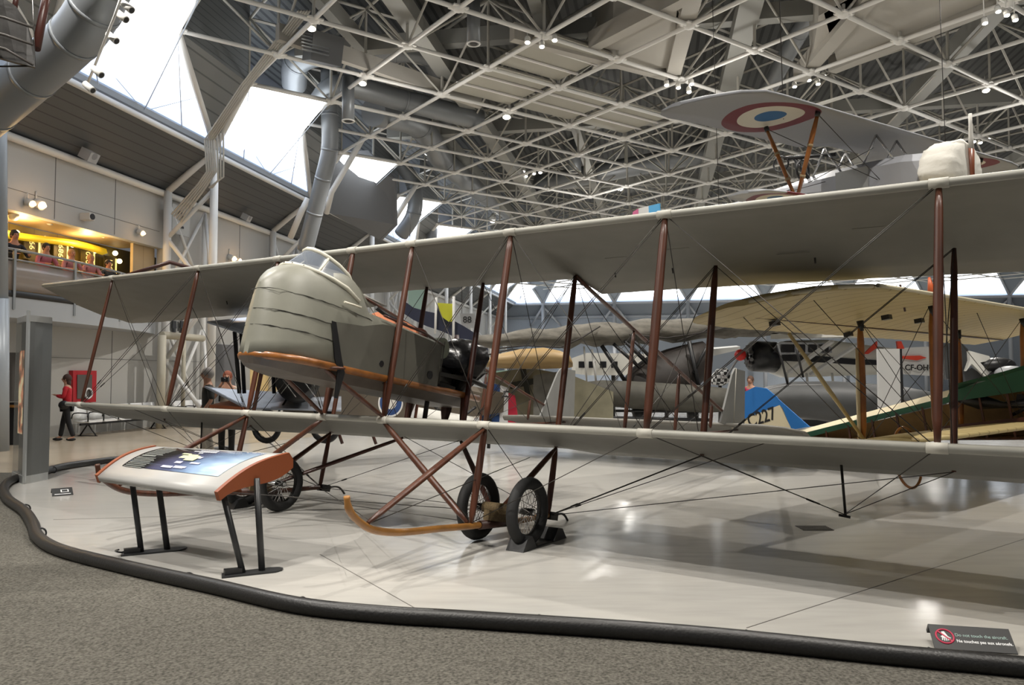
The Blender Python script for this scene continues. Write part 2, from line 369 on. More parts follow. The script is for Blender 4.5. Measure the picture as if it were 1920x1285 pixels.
for k in range(-2, 8):
    # inner node k of the zig-zag and its two outer neighbours
    I = N0 + (vA + vB) * 2 * k
    O0 = I - vB; O1 = I + vA
    c0 = W(S0 + PER * k, DC, 9.3); c1 = W(S0 + PER * (k + 1), DC, 9.3)
    if Sof(I) > SFAR: break
    nwin += 1
    up1 = V((0, 0, .0))
    w = MB(); cen = (c0 + c1 + O0 + O1 + I) / 5
    P5 = [c0, c1, O1, I, O0]
    # glazing: two facets meeting on a fold from the inner node to the sill, with real thickness
    mid = (c0 + c1) / 2
    off = V((0, 0, .05)) - Nn * .05
    for poly in ([c0, mid, I, O0], [mid, c1, O1, I]): w.prism([p + off for p in poly], off * .4)
    wo = mk('window_%d' % nwin, w, WIN); wo['kind'] = 'structure'; wo['label'] = 'overexposed triangular clerestory window bay'
    if k > -2:
        b2 = MB(); Iprev1 = N0 + (vA + vB) * 2 * (k - 1) + vA
        b2.prism([c0, O0, Iprev1], -Nn * .08 + V((0, 0, .03)))
        b2.prism([O0, Iprev1, Iprev1 + V((0, 0, 3)), O0 + V((0, 0, 3))], -Nn * .08)
        o = mk('wall_left_gusset', b2, CORR2); o['kind'] = 'structure'
    bt.tube([c0, O0], .10, 8); bt.tube([c1, O1], .10, 8); bt.tube([O0, I], .07, 8); bt.tube([I, O1], .07, 8)
    for t in (.25, .5, .75):
        mull.tube([c0.lerp(c1, t), [O0, I, O1][int(t * 4) - 1]], .018, 4)
    bm_ = c0.lerp(c1, .5) ; mull.tube([bm_, O0.lerp(c0, .5)], .012, 4); mull.tube([bm_, O1.lerp(c1, .5)], .012, 4)
struct('trim_8', bt, STEEL); struct('trim_9', mull, mat('thin_glazing_bar', (.55, .6, .68), .5))
# closure behind the clerestory so no gap shows
struct('wall_left_upper', MB().prism([W(-6, DC + .35, 9.1), W(SFAR, DC + .35, 9.1), W(SFAR, DC + .35, ZD + .1), W(-6, DC + .35, ZD + .1)], -Nn * .1), mat('pale_upper_wall', (.16, .17, .19), .6))
# ---- truss columns along the wall
def column(k, detail=True):
    s = S0 + PER * k; a0, a1 = W(s, DW - .3, 0), W(s, DC, 0); h0, h1 = V((0, 0, 7.9)), V((0, 0, 9.2))
    c = MB(); c.tube([a0, a0 + h0], .13, 10); c.tube([a1, a1 + h1], .13, 10); c.tube([a0 + h0, a1 + h1], .11, 8)
    zs = [0.2, 2.2, 4.3, 6.3, 7.9]
    for i, (z0, z1) in enumerate(zip(zs, zs[1:])):
        a, b = (a0, a1) if i % 2 else (a1, a0); c.tube([a + V((0, 0, z0)), b + V((0, 0, z1))], .075, 8)
    for z in (.15, 4.3): c.tube([a0 + V((0, 0, z)), a1 + V((0, 0, z))], .07, 8)
    if detail:
        b0 = W(s + 2.2, DW - .3, 0); c.tube([b0, b0 + V((0, 0, 7.4))], .10, 8)
        for z0, z1 in ((.2, 3.4), (4.6, 7.6)):
            c.tube([a0 + V((0, 0, z0)), b0 + V((0, 0, z1))], .06, 6); c.tube([b0 + V((0, 0, z0)), a0 + V((0, 0, z1))], .06, 6)
            c.tube([a1 + V((0, 0, z0)), b0 + V((0, 0, z1))], .06, 6)
        c.tube([a0 + V((0, 0, 4.4)), b0 + V((0, 0, 4.4))], .07, 6)
    o = mk('trim_column', c, STEEL); o['kind'] = 'structure'; o['label'] = 'white braced steel wall column'
for k in range(0, 8): column(k, k < 4)
# conduits from the roof down the first column
cd = MB()
cpx = lambda x, y, D: onwall(x, y, D)
for i in range(5):
    o_ = i * 4.2
    cd.tube([at(384 + o_, 262, 24.9), at(388 + o_, 322, 25), at(372 + o_ * .9, 345 + i, 25.3), at(322 + o_, 402 + i * 3.5, 26)], .035, 6, False)
    cd.tube([at(384 + o_, 262, 24.9), at(452 + o_ * 1.0, 160 + i * .5, 22.5), at(560 + o_ * 1.3, 20, 20)], .028, 6, False)
struct('trim_10', cd, mat('conduit_paint', (.52, .50, .45), .5), 'bundle of painted conduits running down to the column')
cd = MB()
for i in range(3):
    cd.tube([at(407 + i * 6, 250, 25), at(409 + i * 5, 338 - i * 3, 25), at(398 - i * 3, 352, 25.4)], .03, 6, False)
struct('trim_11', cd, MT['conduit_paint'])
# fallen-in text on the column panel
_q = thing('bay_number', 'pale board with black bay number 2 on the wall truss column', 'number sign', onwall(339, 414, DW - .35))
mk('board', MB().box(onwall(339, 414, DW - .33), (1.0, .03, 1.0), M.Rotation(math.pi / 2 - AZ, 3, 'Z')), WALL, _q, True)
text('2', .85, BLACK, facing(onwall(339, 414, DW - .37), Wd, (0, 0, 1)), _q, 'numeral')
# ---- far wall (runs square to the left wall)
FWm = mat('far_wall_blue_grey', (.40, .45, .52), .6)
fo = W(SFAR, DW, 0); fdir = Nn
fb = MB(); fb.prism([fo, fo + fdir * 90, fo + fdir * 90 + V((0, 0, 7.95)), fo + V((0, 0, 7.95))], Wd * .3); struct('wall_back', fb, FWm)
fb = MB(); fb.prism([fo + V((0, 0, 7.95)), fo + fdir * 90 + V((0, 0, 7.95)), fo + fdir * 90 - Wd * 2 + V((0, 0, 9.15)), fo - Wd * 2 + V((0, 0, 9.15))], V((0, 0, .1))); struct('wall_back_soffit', fb, mat('far_soffit', (.24, .27, .31), .6))
ft = MB(); fw = MB(); fc = MB()
for z, d, r in ((7.9, .15, .16), (9.15, 2.0, .14), (5.9, .1, .12)): ft.tube([fo + V((0, 0, z)) - Wd * d, fo + fdir * 90 + V((0, 0, z)) - Wd * d], r, 6)
for k in range(0, 12):
    c0 = W(SFAR - 2, DW - 5 - PER * k, 0); 
    ft.tube([c0, c0 + V((0, 0, 9.2))], .2, 6); base = c0 + V((0, 0, 9.2))
    ft.tube([c0 + V((0, 0, 8.9)), c0 + Wd * 1.8 + Nn * 1.6 + V((0, 0, 7.0))], .12, 5); ft.tube([c0 + V((0, 0, 8.9)), c0 + Wd * 1.8 - Nn * 1.6 + V((0, 0, 7.0))], .12, 5)
    fc.prism([base, base + Nn * 2.3 - Wd * 1.5 + V((0, 0, 3.6)), base - Nn * 2.3 - Wd * 1.5 + V((0, 0, 3.6))], Wd * .2)
    for sgn in (-1, 1): ft.tube([base, base + Nn * 2.3 * sgn - Wd * 1.7 + V((0, 0, 3.6))], .14, 5)
fw.prism([fo - Wd * 1.8 + V((0, 0, 9.3)), fo + fdir * 90 - Wd * 1.8 + V((0, 0, 9.3)), fo + fdir * 90 - Wd * 1.8 + V((0, 0, 13.2)), fo - Wd * 1.8 + V((0, 0, 13.2))], Wd * .1)
struct('window_20', fw, WIN, 'overexposed clerestory glazing along the far wall'); struct('trim_12', ft, mat('far_steel', (.52, .55, .6), .5)); struct('wall_back_gusset', fc, mat('far_gusset', (.33, .38, .44), .6))
# ---- panels and soffit boxes in the roof
PANEL = mat('beige_ceiling_panel', (.40, .385, .33), .6); PANB = mat('soffit_panel', (.43, .41, .37), .6)
def cell(px, py, z=ZC):
    p = atz(px, py, z) - N0; return (math.floor(p.dot(vA) / G / G), math.floor(p.dot(vB) / G / G))
def cpt(i, j, z): q = N0 + vA * i + vB * j; return V((q.x, q.y, z))
pb = MB(); pr = MB(); seen = set()
for px, py in [(880, 160), (930, 175), (985, 190), (1045, 215), (1110, 225), (1160, 215), (1000, 150), (1085, 185)]:
    c = cell(px, py)
    if c in seen: continue
    seen.add(c); i, j = c
    pb.prism([cpt(i + .04, j + .04, ZC + .16), cpt(i + .96, j + .04, ZC + .16), cpt(i + .96, j + .96, ZC + .16), cpt(i + .04, j + .96, ZC + .16)], V((0, 0, .05)))
    for t in (.33, .66): pr.bar(cpt(i + t, j, ZC + .12), cpt(i + t, j + 1, ZC + .12), .06, .05)
struct('ceiling_panel', pb, PANEL, 'flat beige panels hung in the roof frame'); struct('trim_13', pr, STEEL)
sb = MB()
def wedge(pts_lo, pts_hi): 
    n = len(pts_lo); sb.add(pts_lo + pts_hi, [tuple(range(n))[::-1], tuple(range(n, 2 * n))] + [(i, (i + 1) % n, n + (i + 1) % n, n + i) for i in range(n)])
for A in ([(1150, 60), (1270, 3), (1262, 128), (1110, 130)], [(1545, 25), (1640, -30), (1905, -20), (1640, 90), (1570, 118)], [(1520, 125), (1535, 30), (1600, -10), (1610, 40)]):
    lo = [atz(x, y, ZC + .25) for x, y in A]; hi = [p + V((0, 0, 2.2)) for p in lo]; wedge(lo, hi)
struct('ceiling_box', sb, PANB, 'pale boxed soffits between the roof trusses')
bb = MB()
for a, b, w in (((1112, 78), (1300, -22), .34), ((1262, 130), (1300, -20), .42), ((1500, 140), (1640, -25), .40), ((1560, 122), (1930, -25), .34), ((960, 60), (1250, 135), .25), ((520, 60), (900, 190), .2)):
    bb.bar(atz(*a, ZC + .3), atz(*b, ZC + .3), w, .45)
struct('trim_14', bb, PANB)
# long beams / trays running with the wall among the webs
lb = MB()
for D, z, w, h in ((6.4, 11.3, .5, .45), (3.0, 11.6, .35, .5), (-2.5, 11.4, .6, .4), (-9, 11.5, .5, .5), (-16, 11.4, .6, .4), (8.8, 11.9, .3, .5), (-23, 11.5, .5, .5)):
    lb.bar(W(8, D, z), W(78, D, z), w, h)
for s in (14, 22.5, 31, 41, 52): lb.bar(W(s, 11, 11.9), W(s, -45, 11.9), .4, .45)
struct('trim_15', lb, mat('roof_tray_paint', (.30, .30, .28), .6))
# ================================================================ ducts
def duct(label, pts, r, n=18, m=DUCT, bands=True, g=None):
    t = thing('air_duct', label, 'duct', pts[0], g); mk('pipe', MB().tube(smooth_path([V(p) for p in pts], 5), r, n), m, t, True)
    if bands:
        for i in range(1, len(pts) - 1):
            d = (V(pts[i + 1]) - V(pts[i - 1])).normalized(); mk('seam_band', MB().tube([V(pts[i]) - d * .04, V(pts[i]) + d * .04], r * 1.03, n), m, t, True)
    return t
duct('huge grey duct slanting down across the top left window', [at(262, -150, 12.3), at(196, -30, 12.7), at(178, 15, 12.9), at(140, 70, 13.3), at(62, 142, 14), at(-10, 205, 14.8), at(-60, 250, 15.5)], .41, 28)
duct('pale blue grey duct dropping past the second window and bending to the wall', [at(617, 130, 27), at(618, 215, 27), at(618, 280, 27.2), at(606, 335, 27.6), at(590, 400, 28), at(572, 470, 28.4)], .29)
duct('grey elbow duct behind the dark angled panel', [at(745, 300, 37), at(775, 345, 37.5), at(776, 400, 37.5), at(752, 440, 38)], .36)
duct('pale vertical duct far along the window wall', [at(812, 370, 46), at(812, 410, 46), at(808, 455, 46)], .33)
duct('curved duct elbow beside the louvre box above the second window', [at(552, 158, 26.5), at(556, 118, 25.5), at(590, 100, 25.2), at(650, 92, 25), at(740, 92, 25), at(805, 100, 25.6), at(828, 150, 28), at(838, 230, 33)], .42)
duct('long grey duct running under the roof above the nose of the biplane', [at(600, 190, 26), at(640, 160, 25.5), at(760, 190, 26.5), at(900, 225, 28)], .36)
duct('wide pale duct falling away behind the roof trusses', [at(700, 210, 27), at(785, 235, 30), at(830, 300, 34), at(900, 360, 42), at(955, 400, 52)], .5)
duct('thick grey duct rising steeply above the silver wing tip', [at(1440, 170, 27), at(1500, 60, 24), at(1570, -30, 21)], .28)
duct('distant grey duct under the middle of the roof', [at(1010, 345, 42), at(1120, 325, 40), at(1250, 300, 39), at(1340, 285, 38)], .5)
for (x, y, d, l, w) in ((653, 205, 24, 60, 'short capped duct hanging left of the two'), (888, 60, 20, 60, 'short capped duct hanging over the beige panels'), (1078, 300, 38, 36, 'short capped duct far back above the long wing')):
    t = thing('hanging_duct', 'pale ' + w, 'duct', at(x, y, d)); r = .19 if d > 20 else .17
    if d > 30: r = .3
    mk('pipe', MB().tube([at(x, y - l, d), at(x, y + 22, d)], r, 16), DUCT, t, True)
    mk('outlet_ring', MB().ring(at(x, y + 22, d), (0, 0, 1), r * .95, .025, 20, 6), STEEL, t, True); mk('outlet', MB().tube([at(x, y + 22, d) - V((0, 0, .01)), at(x, y + 22, d) - V((0, 0, .02))], r * .6, 16), BLACK, t, True)
t = thing('louvre_box', 'grey louvred air box below the roof frame near the second window', 'air box', at(608, 92, 21))
mk('housing', MB().box(at(606, 92, 21), (.85, .7, .75), M.Rotation(.6, 3, 'Z') @ M.Rotation(.3, 3, 'X')), mat('dark_box', (.12, .125, .13), .5), t, True)
lv = MB()
for i in range(7): lv.box(at(606, 92, 21) + V((-.1, -.45, -.28 + i * .09)), (.75, .05, .03), M.Rotation(.6, 3, 'Z'))
mk('louvre', lv, DUCT, t, True)
# dark angled panel beyond the duct
dp = MB(); dp.prism([at(612, 285, 30.5), at(690, 282, 33), at(740, 335, 35), at(742, 420, 36), at(712, 450, 36), at(615, 398, 31)], V((.05, .25, 0))); struct('wall_left_baffle', dp, mat('dark_grey_baffle', (.14, .145, .155), .6))
# slim tube braces dropping to the sill beyond
xb = MB(); xb.tube([at(683, 255, 29.5), at(622, 360, 30.5), at(612, 400, 31)], .11, 8); xb.tube([at(782, 345, 36), at(722, 440, 36.5)], .11, 8); xb.tube([at(578, 372, 31), at(566, 395, 31), at(545, 445, 31.6)], .13, 8)
struct('trim_16', xb, STEEL)
# ================================================================ spotlights on the roof frame
LAMP = mat('white_lamp_housing', (.65, .64, .6), .4); LENS = mat('lit_lamp_lens', (1, .93, .80), emit=14); LENSW = mat('warm_lit_lamp_lens', (1, .62, .30), emit=16)
def lamp(p, r, label, grp, lens=LENS, d=(0, -.3, -1), off=False):
    t = thing('spotlight', label, 'spotlight', p, grp); d = V(d).normalized(); p = V(p)
    mk('housing', MB().tube([p - d * r * 2.6, p - d * r * 1.9, p], [r * .55, r, r], 12), LAMP, t, True)
    mk('lens', MB().ball(p, r * .86, 12, 8, (1, 1, .6)), BLACK if off else lens, t, True)
    q = p - d * r * 2; mk('bracket', MB().tube([q, V((q.x, q.y, ZC + .05)) if q.z < ZC and q.z > ZC - 2 else q + V((0, 0, r * 2.5))], r * .18, 6), LAMP, t, True)
CL = [("above the beige panels", [(989, 80), (1016, 88), (1040, 76)], 20, .12),
      ("left of the big roundel", [(1250, 160), (1272, 165), (1297, 158), (1292, 173)], 23, .12),
      ("above the silver wing tip", [(1490, 163), (1499, 146), (1517, 151), (1545, 143), (1534, 158)], 25, .12),
      ("in the top right corner", [(1847, 44), (1872, 22), (1888, 29), (1904, 38)], 17, .10),
      ("right of the white propeller", [(1813, 261), (1826, 266), (1838, 268), (1853, 261)], 34, .15),
      ("over the long wing's middle", [(981, 322), (986, 331), (1001, 326), (1013, 324)], 38, .16)]
for nm, pts, d, r in CL:
    order = sorted(pts); words = ['leftmost', 'second', 'third', 'fourth', 'last']
    for i, (x, y) in enumerate(order):
        lamp(at(x, y, d), r * .62, 'lit white spotlight, %s from left %s' % (['first', 'second', 'third', 'fourth', 'fifth'][i], nm), 'spotlights clustered on the roof frame')
for x, y, d, r, nm in [(584, 54, 20, .12, 'under the roof frame right of the louvre box corner'), (680, 157, 25, .13, 'hanging between the two capped ducts'), (950, 220, 26, .14, 'below the blue shaded ceiling panel'), (802, 288, 32, .15, 'beside the falling pale duct'), (1163, 355, 45, .17, 'far back above the striped tail'), (924, 415, 50, .2, 'just above the long wing near the centre strut'), (1849, 170, 27, .13, 'alone right of the silver wing'), (1331, 310, 36, .14, 'under the silver wing left of the orange struts'), (1220, 398, 50, .2, 'just above the long wing left of the striped tail'), (1760, 45, 24, .05, 'tiny and high near the pale soffit')]:
    lamp(at(x, y, d), r, 'lit white spotlight ' + nm, 'single spotlights on the roof frame')
# row of unlit track spots down the slanting pole by the big duct
t = thing('lighting_pole', 'slim slanting pole of camera spots in front of the first window', 'lighting pole', at(160, 165, 13.5))
mk('pole', MB().tube([at(232, -20, 12), at(215, 30, 12.3), at(163, 160, 13.5)], .022, 8), STEEL, t, True)
for i, (x, y, w) in enumerate([(238, 12, 'topmost'), (228, 30, 'second from top'), (210, 70, 'middle'), (182, 134, 'lower'), (166, 163, 'lowest')]):
    p = at(x, y, 12.2 + i * .25); q = thing('camera_spot', 'white unlit spot, %s on the slanting pole' % w, 'spotlight', p, 'unlit spots on the slanting pole')
    d = (V((.7, -.2, -.6))).normalized()
    mk('housing', MB().tube([p - d * .1, p + d * .12], [.055, .06], 12), LAMP, q, True); mk('lens', MB().tube([p + d * .12, p + d * .125], .045, 12), BLACK, q, True)
# loudspeakers on the soffit and wall
for x, y, w, nm in ((167, 292, .36, 'on the soffit above the gallery'), (462, 408, .3, 'on the soffit beyond the truss column')):
    p = onwall(x, y, DW - .6); b = thing('loudspeaker', 'small square pale loudspeaker ' + nm, 'loudspeaker', p, None)
    mk('cabinet', MB().box(p, (w, w, w * .8), M.Rotation(-AZ, 3, 'Z') @ M.Rotation(.5, 3, 'Y')), mat('pale_grey_plastic', (.42, .42, .42), .5), b, True)
    mk('grille', MB().tube([p + Nn * w * .5 - V((0, 0, w * .1)), p + Nn * w * .52 - V((0, 0, w * .11))], w * .28, 14), mat('mid_grey', (.25, .25, .25), .5), b, True)
# ================================================================ the big pusher biplane
BO = V((-1.79467704, 8.8097941, 1.20868759)); BR = V((.83327236, -.5528243, -.00651684)); BA = V((.53847621, .81420422, -.21705958)); BU = V((.12530185, .17736058, .9761366))
BM = frame_mtx(BO, BR, BA, BU)
bp_ = thing('pusher_biplane', 'huge grey linen biplane with mahogany struts and blunt nacelle, nearest in the hall', 'aircraft', BM)
GP, RS = 2.051, 1.43; SS = (.473, 1.834, 3.56, 5.805)
def lw(p): return BM @ V(p)
def wl(p): return BM.inverted() @ V(p)
# wings
half = [(1.84, 2.14), (3.0, 2.12), (5.0, 2.14), (6.8, 2.2), (7.95, 2.28)]
st = [(-9.02, 1.75, 2.28, GP), (-8.7, 1.05, 2.30, GP), (-8.3, .45, 2.30, GP), (-8.0, .02, 2.30, GP)] + [(-s, 0, t, GP) for s, t in half[::-1][1:]] + [(-1.82, 0, 1.52, GP), (1.82, 0, 1.52, GP)] + [(s, 0, t, GP) for s, t in half[:-1]] + [(8.0, .02, 2.3, GP), (8.3, .45, 2.3, GP), (9.02, 1.75, 2.28, GP)]
LEM = mat('highlit_leading_edge', (.42, .41, .36), .5, var=.15, scale=3)  # paler than the wing cloth: highlight painted along the edge
uw = mk('upper_wing', wing_mb(st, 8, .012, .36, ler=.032), LINEN, bp_)
mk('leading_edge', MB().tube([(s, -.012, GP) for s in (-7.98, -4, 0, 4, 8.0)], .034, 10), LEM, uw)
st2 = [(-6.5, 1.3, 2.0, 0), (-6.2, .15, 2.05, 0), (-5, 0, 2.0, 0), (-1.9, 0, 1.7, 0), (1.9, 0, 1.7, 0), (2.1, 0, 2.05, 0), (6.1, 0, 2.05, 0), (6.5, .1, 2.0, 0), (6.8, 1.2, 1.9, 0)]
st2 = [(-6.75, 1.3, 2.15, 0), (-6.25, .2, 2.15, 0), (-5, 0, 2.12, 0), (-1.9, 0, 1.75, 0), (1.9, 0, 1.6, 0), (2.15, 0, 1.98, 0), (6.6, 0, 1.93, 0), (7.1, .3, 2.05, 0), (7.4, 1.2, 2.0, 0)]
lwg = mk('lower_wing', wing_mb(st2, 8, .012, .36, ler=.032), LINEN, bp_)
mk('leading_edge', MB().tube([(s, -.012, 0) for s in (-6.2, 0, 6.7)], .034, 10), LEM, lwg)
SOCK = mat('linen_patch_cream', (.50, .48, .42), .6)
for s in SS:
    for sg in (-1, 1):
        for g in (0, GP): mk('strut_socket', MB().tube([(sg * s - .07, -.012, g), (sg * s + .07, -.012, g)], .042, 10), SOCK, uw if g else lwg)
# marks and small fittings under the wings
fit_m = mat('dark_fitting', (.03, .028, .025), .5, .4)
for s in (3.1, 4.6, -3.0, -4.7, 2.4): mk('aileron_horn', MB().tube([(s, 1.35, GP - .02), (s, 1.38, GP - .07)], .01, 6), fit_m, uw)
for s, a in ((2.6, 1.0), (3.3, .9), (4.4, 1.3), (5.2, .8)): mk('fabric_scar', MB().box((s, a, GP + .02), (.32, .012, .004)), mat('fabric_stain', (.2, .19, .16), .7), uw)
# interplane struts, streamlined
def strut(a, b, r=.034, name='strut', m=WOOD, par=None, taper=.55, n=10):
    a, b = V(a), V(b); pts = [a, a.lerp(b, .1), a.lerp(b, .5), a.lerp(b, .9), b]
    return mk(name, MB().tube(pts, [r * .85 * k_ for k_ in (taper, .85, 1, .85, taper)], n, True, 1.45, (1, 0, 0)), m, par or bp_)
for i, s in enumerate(SS):
    for sg in (-1, 1):
        if i == 0 and sg == 1: strut((sg * s, 0, 0), (sg * s, 0, GP), .036)
        elif i == 0: strut((sg * s, 0, 0), (sg * s, 0, .5), .03); strut((sg * s, 0, 1.2), (sg * s, 0, GP), .036)
        else: strut((sg * s, 0, 0), (sg * s, 0, GP), .037 if i < 3 else .03)
        strut((sg * s, RS, 0), (sg * s, RS, GP), .034 if i < 3 else .028, m=WOODD if i < 1 else WOOD)
# pylons above the upper wing tips (king posts)
for sg in (-1, 1):
    if sg < 0: mk('king_post', MB().tube([(sg * 5.7, .1, GP + .05), (sg * 5.25, .55, GP + .42), (sg * 5.0, 1.25, GP + .42), (sg * 4.95, 1.6, GP + .1)], .034, 8), WOODD, uw)
# tail booms
TA, TG = 7.75, 1.30
for sg in (-1, 1):
    s = 1.834 * sg
    strut((s, RS, GP), (s, TA + .4, TG + .02), .03, 'upper_boom', taper=.8); strut((s, RS, .0), (s, TA + .2, TG - .06), .028, 'lower_boom', taper=.8)
    for a in (3.18, 4.94, 6.5):
        f = (a - RS) / (TA - RS); strut((s, a, (TG) * f), (s, a, GP + (TG - GP) * f), .026, 'boom_post', ASH if a > 8 else WOOD)
    # fins
    fs = 1.834 * sg
    f_ = MB().prism([(fs, 6.9, 1.20), (fs, 7.38, 2.18), (fs, 7.5, 2.31), (fs, 8.1, 2.40), (fs, 8.28, 1.30)], (.035, 0, 0))
    fin = mk('rudder', f_, mat('tail_grey_fabric', (.20, .20, .19), .6, var=.1), bp_); mk('rudder_post', MB().tube([(fs + .02, 7.62, 1.15), (fs + .02, 7.56, 2.33)], .024, 6), SOCK, fin)
mk('tailplane', wing_mb([(-3.2, 7.7, 8.5, TG - .08), (-3.0, 7.35, 8.75, TG - .08), (-2.4, 7.2, 8.8, TG - .08), (2.4, 7.2, 8.8, TG - .08), (2.8, 7.4, 8.75, TG - .08), (3.05, 7.8, 8.5, TG - .08)], 6, .0, .5, ler=.03), LINEN, bp_)
# nacelle ----------------------------------------------------------
def nsec(a):
    """half width, bottom, top, shoulder rounding"""
    x = max(0.0, min(1.0, (-.92 - a) / .66)); w = .42 * math.sqrt(max(.0009, 1 - x ** 2.2))
    rail = .50 + .065 * a
    if a < -1.0: top = .98 + .47 * math.sqrt(max(0, 1 - ((-1.0 - a) / .6) ** 2)) 
    elif a < -.62: top = 1.45 + .03 * math.sin((a + 1.0) / .38 * math.pi)
    elif a < -.25: t = (a + .62) / .37; top = 1.45 - .32 * (t * t * (3 - 2 * t))
    else: top = 1.13 + (a + .25) * -.01
    bot = rail - .03
    return w, bot, top, rail
rings = []; A_ = [-1.578, -1.56, -1.52, -1.46, -1.38, -1.28, -1.18, -1.08, -1.0, -.9, -.8, -.7, -.6, -.5, -.42, -.33, -.25, -.1, .1, .3, .5, .7, .88]
for a in A_:
    w, b_, t_, r_ = nsec(a); rg = []; n = 22; H = t_ - b_
    ex = .28 if a > -.3 else (.9 if a < -1.2 else .62 + .28 * max(0, (-.7 - a) / .5) if a < -.7 else .62)
    for j in range(n + 1):
        q = math.pi * j / n
        x = w * math.copysign(abs(math.cos(q)) ** (ex * .62), math.cos(q)); z = math.sin(q) ** (ex if a < -.3 else .35)
        zz = b_ + H * z
        rg.append((x, a, zz))
    rings.append(rg)
nac = mk('nacelle', MB().loft(rings, True, True), NAC, bp_)
# belly and longerons
rails = []; lr = MB()
_h = [(nsec(a)[0] - .012, a - .005, nsec(a)[3] - .035) for a in A_[1:]] + [(.43, 1.2, .545), (.42, 1.75, .58)]
_na = lambda x: -.92 - .66 * (1 - (abs(x) / .42) ** 2) ** (1 / 2.2)
_n0 = [(x, _na(x) + .03, .37 + .02 * abs(x)) for x in (-.3, -.25, -.2, -.1, 0, .1, .2, .25, .3)]
_full = [(-x, y, z) for x, y, z in _h[::-1] if y > -1.38] + _n0 + [q for q in _h if q[1] > -1.38]
lr.tube(_full, .034, 8, True, 1.25)
mk('longeron', lr, mat('orange_varnished_rail', (.33, .12, .025), .35, var=.5, scale=8, coat=.3), bp_)
bel = []
for a in A_ + [1.2, 1.6]:
    w, b_, t_, r_ = nsec(min(a, .88)); r_ = .50 + .065 * a; d = .12 if a > -1.1 else .07 + .05 * max(0, (a + 1.57) / .47)
    bel.append([(w * .98, a, r_ - .05), (w * .70, a + .04, r_ - .05 - d), (-w * .70, a + .04, r_ - .05 - d), (-w * .98, a, r_ - .05)])
mk('belly', MB().loft(bel, False, True), mat('belly_plywood', (.13, .105, .085), .5, var=.3, scale=5), bp_)
# cracks along the nose planking
ck = MB()
for z, a0, a1, k in ((1.04, -1.57, -.25, 0), (.83, -1.57, -.75, 1), (.665, -1.57, -.8, 2)):
    a = a0; pts = []
    while a < a1:
        w = nsec(a)[0]; b_, t_ = nsec(a)[1:3]; zz = z + random.uniform(-.006, .006); q = max(0.0, min(1.0, (zz - b_) / (t_ - b_)))
        ex = .9 if a < -1.2 else (.62 + .28 * max(0, (-.7 - a) / .5) if a < -.7 else .62); ang = math.asin(q ** (1 / ex)); x = w * abs(math.cos(ang)) ** (ex * .62)
        pts.append(V((x + .004, a, zz))); a += .07
    pts = [V((x_, _na(x_) - .003, a0 * 0 + z)) for x_ in (-.28, -.15, 0, .12, .2)] + [q for q in pts if q.y > -1.49]; ck.tube(pts, [random.uniform(.0015, .0055) for _ in pts], 5, True)
mk('crack', ck, mat('crack_dark', (.03, .028, .022), .8), nac)
# side panel, hatch edge and holes
sp = MB(); sp.prism([(.425, -.95, .86), (.43, -.90, .86), (.43, -.74, .52), (.43, -.66, .38), (.43, -.70, .10), (.43, -.74, .10), (.425, -.76, .38), (.425, -.83, .50)], (.012, 0, 0))
mk('black_bracket', sp, BLACK, nac)
for a, z, r in ((-.02 - .12, .60, .035), (.06, .605, .026), (.70, .66, .05)): mk('vent_hole', MB().tube([(.415, a, z), (.437, a, z)], r, 14), BLACK, nac)
mk('panel_seam', MB().tube([(.436, .88, .6), (.436, .88, 1.12)], .008, 6), mat('crack_dark', (.03, .028, .022), .8), nac)
mk('side_panel', MB().prism([(.405, -.93, .86), (.405, -.5, .93), (.405, -.22, 1.03), (.405, .1, 1.07), (.405, .86, 1.06), (.405, .86, .54), (.405, -.78, .44)], (.026, 0, 0)), mat('shade_darkened_panel', (.115, .11, .09), .55, var=.2, scale=3), nac)  # separate darker panel; part of its darkness is painted shade
mk('cockpit_rim', MB().tube([(.43, -.22, 1.13), (.435, .1, 1.12), (.435, .5, 1.12), (.43, .88, 1.07)], .014, 6), WOODD, nac)
mk('coaming', MB().tube([(.36, -.30, 1.20), (.30, -.1, 1.19), (.3, .3, 1.17)], .02, 6), BLACK, nac)
for a in (.12, .48): mk('seat_back', MB().loft([[(x * .30, a + .04 * k, 1.13 + .16 * math.cos(x * 1.45) - .0 * k) for x in [i / 6 - 1 for i in range(13)]] + [(x * .3, a + .04 * k, .95) for x in (1, -1)] for k in (0, 1, 2)], True), mat('orange_leather', (.55, .20, .10), .45, var=.3), bp_)
mk('headrest', MB().ball((.12, .72, 1.14), .13, 12, 8, (1.3, .8, .9)), WOODD, bp_)
mk('fuel_tank', MB().tube([(-.3, .93, 1.05), (.38, .93, 1.05)], [.13, .13], 16), mat('dull_tank_green', (.20, .22, .17), .4), bp_)
mk('pitot', MB().tube([(.43, -.83, 1.10), (.47, -.62, 1.10)], .012, 6), CREAM, nac)
# windscreen hood
def arc(a0, h, w, n=12, lean=0): return [V((w * math.cos(math.pi * i / n), a0 + lean * math.sin(math.pi * i / n), h * 1.0)) for i in range(n + 1)]
base = []; topc = []
for i in range(13):
    q = math.pi * i / 12; x = math.cos(q); k = math.sin(q)
    base.append(V((.38 * x, -.58 - .74 * k, 1.18 + .20 * k ** .6))); topc.append(V((.245 * x + .0, -.52 - .56 * k, 1.30 + .33 * k ** .55)))
ws = MB(); ws.loft([base, topc], True, False, closed=False); mk('windscreen', ws, GLASSY, bp_)
CRB = mat('windscreen_frame_cream', (.56, .54, .45), .45)
mk('windscreen_frame', MB().tube(base, .026, 6).tube(topc, .026, 6).tube([base[3], topc[3]], .016, 5).tube([base[9], topc[9]], .016, 5), CRB, bp_)
back = [V((p.x * 1.15, p.y + .36, 1.14 + (p.z - 1.34) * .75)) for p in topc]
